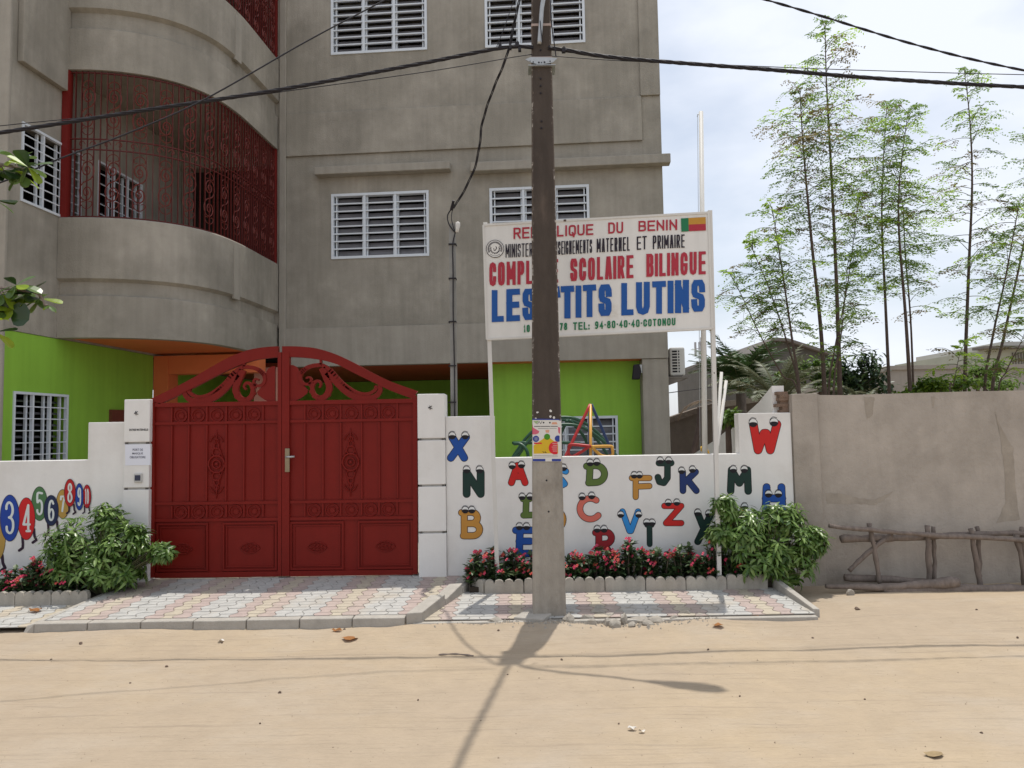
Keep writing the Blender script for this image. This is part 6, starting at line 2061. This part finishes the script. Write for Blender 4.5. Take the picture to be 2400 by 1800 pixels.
# palms
PAL, PALY = leafmat('palm_leaf', (0.05, 0.095, 0.028), .2, .45, .4), leafmat('palm_leaf_grey', (0.13, 0.145, 0.085), .2, .5, .35)
PALD = leafmat('dead_palm_leaf', (0.12, 0.085, 0.055), .1, .8, .2)
def frond(mb, st, o, az, el, L, w, curl=.9, m_=0, seed=0, n=26):
    r = random.Random(seed)
    q = []
    p_ = Vector(o)
    for s_ in range(n + 1):
        q.append(p_.copy())
        e_ = el - curl * (s_ / n) ** 1.4
        p_ = p_ + Vector((math.cos(az) * math.cos(e_), math.sin(az) * math.cos(e_), math.sin(e_))) * (L / n)
    st.tube(q, [.02 * (1 - .85 * i / n) for i in range(n + 1)], 4, False)
    mb.cur = m_
    for s_ in range(4, n + 1):
        t_ = (q[s_] - q[s_ - 1]).normalized()
        sd = t_.cross(Vector((0, 0, 1)))
        sd = sd.normalized() if sd.length > .05 else Vector((1, 0, 0))
        f_ = s_ / n
        ln = w * (math.sin(PI * (.15 + .8 * f_)) ** .7) * r.uniform(.85, 1.1)
        for g_ in (1, -1):
            d = (sd * g_ + t_ * .85 + Vector((0, 0, r.uniform(-.45, .1)))).normalized()
            b = q[s_]
            k = t_ * .021
            mb.face([b - k, b + k, b + d * ln * .6 + k * .8 + Vector((0, 0, -.02)), b + d * ln + Vector((0, 0, -.12 * ln))])
def palm(x, y, Y, nf, L, w, seed, label, mt_, ths, el0=(.1, 1.35), group='palms behind the walls'):
    r = random.Random(seed)
    o = PD(x, y, Y)
    t = thing('palm_tree', (o.x, Y, 0), label, 'palm', group)
    tr, lv, st = MB(), MB(), MB()
    tr.tube([(o.x, Y, -.05), (o.x + .03, Y, o.z * .5), (o.x, Y, o.z)], [ths, ths * .85, ths * .8], 9)
    tr.build('trunk', BARK, t, smooth=True)
    for i in range(nf):
        frond(lv, st, o, i * 2.4 + r.uniform(-.3, .3), r.uniform(*el0), L * r.uniform(.75, 1.1), w, r.uniform(.7, 1.5), 0, seed * 50 + i)
    st.build('frond_stalk', mat('palm_stalk', (0.13, 0.13, 0.06), .7, .2), t)
    lv.build('frond', [mt_], t)
palm(1600, 850, 15.0, 34, 1.35, .36, 1, 'dark green palm with feathered fronds right of the white sign posts', PAL, .12, (.5, 1.5))
palm(1682, 884, 13.0, 24, 1.35, .24, 2, 'greyish palm fronds just behind the sloping white wall', PALY, .1, (.55, 1.45))
palm(1812, 890, 12.4, 13, .75, .15, 3, 'low spiky palm between the tallest trunks above the grey wall', PALY, .08, (.3, 1.35))
palm(1868, 888, 12.2, 10, .6, .13, 4, 'small palm fronds at the wall top left of the bare gap', PALY, .08, (.3, 1.3))
palm(1995, 892, 11.6, 9, .6, .12, 5, 'low palm fronds left of the lime green shrub', PALY, .08, (.5, 1.3))
# hanging dead frond and stakes in the yard
dt = thing('dead_palm_frond', PD(1556, 870, 14.0) - Vector((0, 0, 0)), 'dead brown palm frond drooping left of the flagpole above the dark wall', 'palm frond')
lv, st = MB(), MB()
frond(lv, st, PD(1560, 872, 14), PI, .35, 1.0, .22, 1.7, 0, 5)
lv.build('leaflets', PALD, dt)
st.build('stalk', BARK, dt)
mb = MB()
a, b = P(1642, 955, 12.5), P(1625, 1060, 12.5)
mb.tube([(b.x - .1, 12.5, 0.0), b, (a.x - .03, 12.5, a.z - .3), a], [.05, .045, .05, .06], 7)
tag(mb.build('wooden_stake', mat('dark_wood', (0.085, 0.06, 0.05), .9, .3, 12)), 'crooked dark wooden stake standing before the dark back wall', 'stake')
# leaf masses low behind the wall
def clump(x, y, Y, rx, rz, n, ms, seed, name, label, cat, sz=.09, trunk=True, dy=.6, grp=None):
    r = random.Random(seed)
    c = PD(x, y, Y)
    k = Y / 1600.
    t = thing(name, (c.x, Y, 0), label, cat, grp)
    tr = MB()
    tr.tube([(c.x, Y, -.05), (c.x, Y, c.z - rz * k * .3)], [.06, .035], 7)
    lv = MB()
    sub = [Vector((c.x + r.uniform(-.75, .75) * rx * k, Y + r.uniform(-.5, .5) * dy, c.z + r.uniform(-.6, .6) * rz * k)) for _ in range(max(5, n // 110))]
    for s_ in sub:
        tr.tube([(c.x, Y, max(.1, c.z - rz * k * .8)), s_], [.025, .008], 5, False)
    tr.build('trunk', TRUNK, t)
    for i in range(n):
        s_ = sub[i % len(sub)]
        v = Vector((r.gauss(0, 1), r.gauss(0, 1), r.gauss(0, 1))).normalized() * r.uniform(.3, 1)
        q = s_ + Vector((v.x * rx * k * .42, v.y * dy * .5, v.z * rz * k * .42))
        lv.cur = r.randrange(len(ms))
        leaf_quad(lv, q, Vector((r.uniform(-1, 1), r.uniform(-1, 1), r.uniform(-.9, .5))), Vector((r.uniform(-.4, .4), r.uniform(-.4, .4), 1)), sz * r.uniform(.7, 1.2), sz * .42, r.uniform(0, .4))
    lv.build('foliage', ms, t)
DKG, DKG2 = leafmat('mango_leaf', (0.022, 0.045, 0.018), .15, .4, .4), leafmat('mango_leaf_light', (0.045, 0.085, 0.025), .2, .4, .4)
LIM, LIM2 = leafmat('lime_leaf', (0.16, 0.25, 0.025), .45, .45, .35), leafmat('lime_leaf_mid', (0.085, 0.15, 0.025), .35, .45, .35)
clump(1845, 810, 17.0, 62, 62, 1900, [DKG, DKG2], 1, 'mango_tree', 'dark round-crowned tree behind the tallest slender trunks', 'tree', .17, dy=.9)
clump(1770, 800, 14.0, 48, 45, 900, [DKG2, LIM2, MO1], 2, 'green_bush', 'mid green bush between the palms and the tallest trunk', 'bush', .12, grp='bushes behind the walls')
clump(2050, 835, 10.3, 62, 32, 900, [LIM, LIM, LIM2], 3, 'green_bush', 'bright lime green bush above the middle of the grey wall', 'bush', .10, grp='bushes behind the walls')
clump(1962, 852, 10.6, 52, 16, 420, [LIM, LIM2], 4, 'green_bush', 'low lime green leaves left of the larger lime bush', 'bush', .10, grp='bushes behind the walls')
clump(2150, 840, 11.0, 55, 28, 420, [LIM2, MO1], 5, 'green_bush', 'sparse olive bush at the right above the grey wall', 'bush', .09, grp='bushes behind the walls')
clump(1572, 905, 9.4, 26, 26, 420, [LIM, LIM2, LIM2], 6, 'green_bush', 'small bright bush between the sign post and the sloping wall', 'bush', .10, dy=.3, grp='bushes behind the walls')
clump(1690, 815, 15.5, 30, 26, 360, [LIM, LIM2], 7, 'green_bush', 'small yellow-green treetop before the grey gable', 'bush', .13, grp='bushes behind the walls')
clump(2110, 800, 16.0, 40, 40, 500, [LIM2, MO1], 8, 'green_bush', 'pale green treetop before the far right building', 'bush', .14, grp='bushes behind the walls')

# ================================================================ BACKGROUND
def wallx(name, label, cat, px, Y, zb, t_, m_, cap=None):
    pts = [PD(x, y, Y) for x, y in px]
    mb = MB()
    mb.prism([(pts[0].x, zb), (pts[-1].x, zb)] + [(p_.x, p_.z) for p_ in reversed(pts)], Y, Y + t_)
    if cap is None:
        return tag(mb.build(name, m_), label, cat)
    o = thing(name, ((pts[0].x + pts[-1].x) / 2, Y, 0), label, cat)
    mb.build('masonry', m_, o)
    mb = MB()
    for i in range(len(pts) - 1):
        a, b = pts[i], pts[i + 1]
        mb.hexa([a + Vector((0, -.08, -.02)), b + Vector((0, -.08, -.02)), b + Vector((0, t_ + .08, -.02)), a + Vector((0, t_ + .08, -.02))], [a + Vector((0, -.08, .10)), b + Vector((0, -.08, .10)), b + Vector((0, t_ + .08, .10)), a + Vector((0, t_ + .08, .10))])
    mb.build('coping', cap, o)
    return o
BWALL = mat('back_wall_brown', (0.15, 0.125, 0.105), .95, .2, 4, .4, 30)
wallx('back_wall', 'dark brown back wall with crumbling top left of the sign posts', 'wall', [(1380, 940), (1444, 912), (1462, 906), (1500, 893), (1530, 884), (1556, 878)], 16.0, -.1, .25, BWALL, mat('crumbled_coping', (0.19, 0.155, 0.13), .95, .35, 12, .9, 25))
wallx('back_wall', 'brown back wall rising right behind the leaning pipes', 'wall', [(1558, 878), (1600, 872), (1640, 866), (1720, 850), (1800, 846)], 16.2, -.1, .25, BWALL, mat('pale_coping', (0.36, 0.32, 0.28), .95, .2, 8, .5, 25))
HG = mat('far_house_grey', (0.105, 0.10, 0.09), .9, .15, 2, .3, 20)
HG2 = mat('far_roof_grey', (0.16, 0.145, 0.13), .85, .12, 2)
h = thing('far_house', (PD(1690, 850, 30).x, 30, 0), 'far dark grey gabled house behind the palms', 'house')
mb = MB()
pts = [PD(x, y, 30) for x, y in ((1545, 778), (1640, 770), (1664, 738), (1696, 739), (1800, 772), (1812, 772))]
mb.prism([(pts[0].x, 0), (pts[-1].x, 0)] + [(p_.x, p_.z) for p_ in reversed(pts)], 30, 37)
mb.build('wall', HG, h)
mb = MB()
for i in (0, 1, 2, 3):
    a, b = pts[i], pts[i + 1]
    mb.hexa([a + Vector((0, -.3, .01)), b + Vector((0, -.3, .01)), b + Vector((0, 7, .01)), a + Vector((0, 7, .01))], [a + Vector((0, -.3, .13)), b + Vector((0, -.3, .13)), b + Vector((0, 7, .13)), a + Vector((0, 7, .13))])
mb.build('roof', HG2, h)
fg = mat('far_wall_grey', (0.30, 0.275, 0.245), .95, .12, 1.5, .3, 20, .05)
wallx('far_wall', 'long plain grey far wall behind the slender trees at right', 'wall', [(1892, 806), (1915, 798), (2010, 796), (2120, 795), (2320, 793)], 22.0, -.1, .3, fg, fg)
h = thing('far_building', (PD(2190, 850, 34).x, 34, 0), 'far pale greenish building at the right edge behind the leaning trees', 'building')
mb = MB()
a, b = PD(2128, 800, 34), PD(2330, 750, 34)
mb.box(a.x, b.x, 34, 42, 0, PD(2150, 755, 34).z)
mb.build('wall', mat('far_building_green', (0.36, 0.37, 0.30), .9, .08, 2), h)
mb = MB()
c = PD(2182, 735, 34)
mb.box(c.x, b.x, 34.6, 42, PD(2150, 755, 34).z + .002, c.z)
mb.build('upper_storey', mat('far_building_pale', (0.46, 0.44, 0.40), .9, .08, 2), h)
mb = MB()
mb.box(a.x - .3, b.x, 33.5, 34.4, PD(2150, 755, 34).z - .0 + .004, PD(2150, 755, 34).z + .12)
mb.build('ledge', HG2, h)
mb = MB()
for i in range(14):
    x = PD(2188, 790, 33.98).x + i * .13
    mb.box(x, x + .05, 33.95, 33.999, PD(2190, 790, 34).z, PD(2190, 762, 34).z)
mb.build('slatted_vent', HG2, h)
# distant radio mast
rm = thing('radio_mast', (PD(1517, 800, 62).x, 62, 0), 'distant lattice radio mast behind the flagpole', 'mast')
x0_, zt_ = PD(1519, 800, 62).x, PD(1519, 738, 62).z
mb = MB()
w = .24
for sx_, sy_ in ((-1, -1), (1, -1), (1, 1), (-1, 1)):
    mb.bar((x0_ + sx_ * w, 62 + sy_ * w, 0), (x0_ + sx_ * w, 62 + sy_ * w, zt_), .06)
k = 0
while k * .42 < zt_ - .4:
    z = k * .42
    s_ = 1 if k % 2 else -1
    for sy_ in (-1, 1):
        mb.bar((x0_ - s_ * w, 62 + sy_ * w, z), (x0_ + s_ * w, 62 + sy_ * w, z + .42), .035)
        mb.bar((x0_ - w, 62 + sy_ * w, z), (x0_ + w, 62 + sy_ * w, z), .03)
    k += 1
FARM = mat('far_steel', (0.33, 0.33, 0.34), .6, .05)
mb.build('lattice', FARM, rm)
for zz, dx in ((zt_ - .3, -.62), (zt_ - 1.9, -.5), (zt_ + .1, -.1)):
    mb = MB()
    mb.box(x0_ + dx - .07, x0_ + dx + .07, 61.8, 62, zz - .9, zz + .25)
    mb.bar((x0_ + dx, 61.9, zz - .3), (x0_ - w, 61.9, zz - .3), .05)
    mb.build('antenna_panel', FARM, rm)
mb = MB()
q = PD(1505, 808, 62)
mb.tube([(q.x, 61.6, q.z), (q.x, 61.75, q.z)], [.28, .1], 12)
mb.bar((q.x, 61.8, q.z), (x0_, 61.9, q.z), .05)
mb.build('dish', FARM, rm)
mb = MB()
mb.tube([P(1500, 930, 20), P(1580, 919, 20), P(1662, 908, 20), P(1780, 897, 20)], .012, 5)
tag(mb.build('overhead_cable', CABLE), 'far thin wire crossing the sky gap beside the air conditioner', 'cable', 'overhead cables')
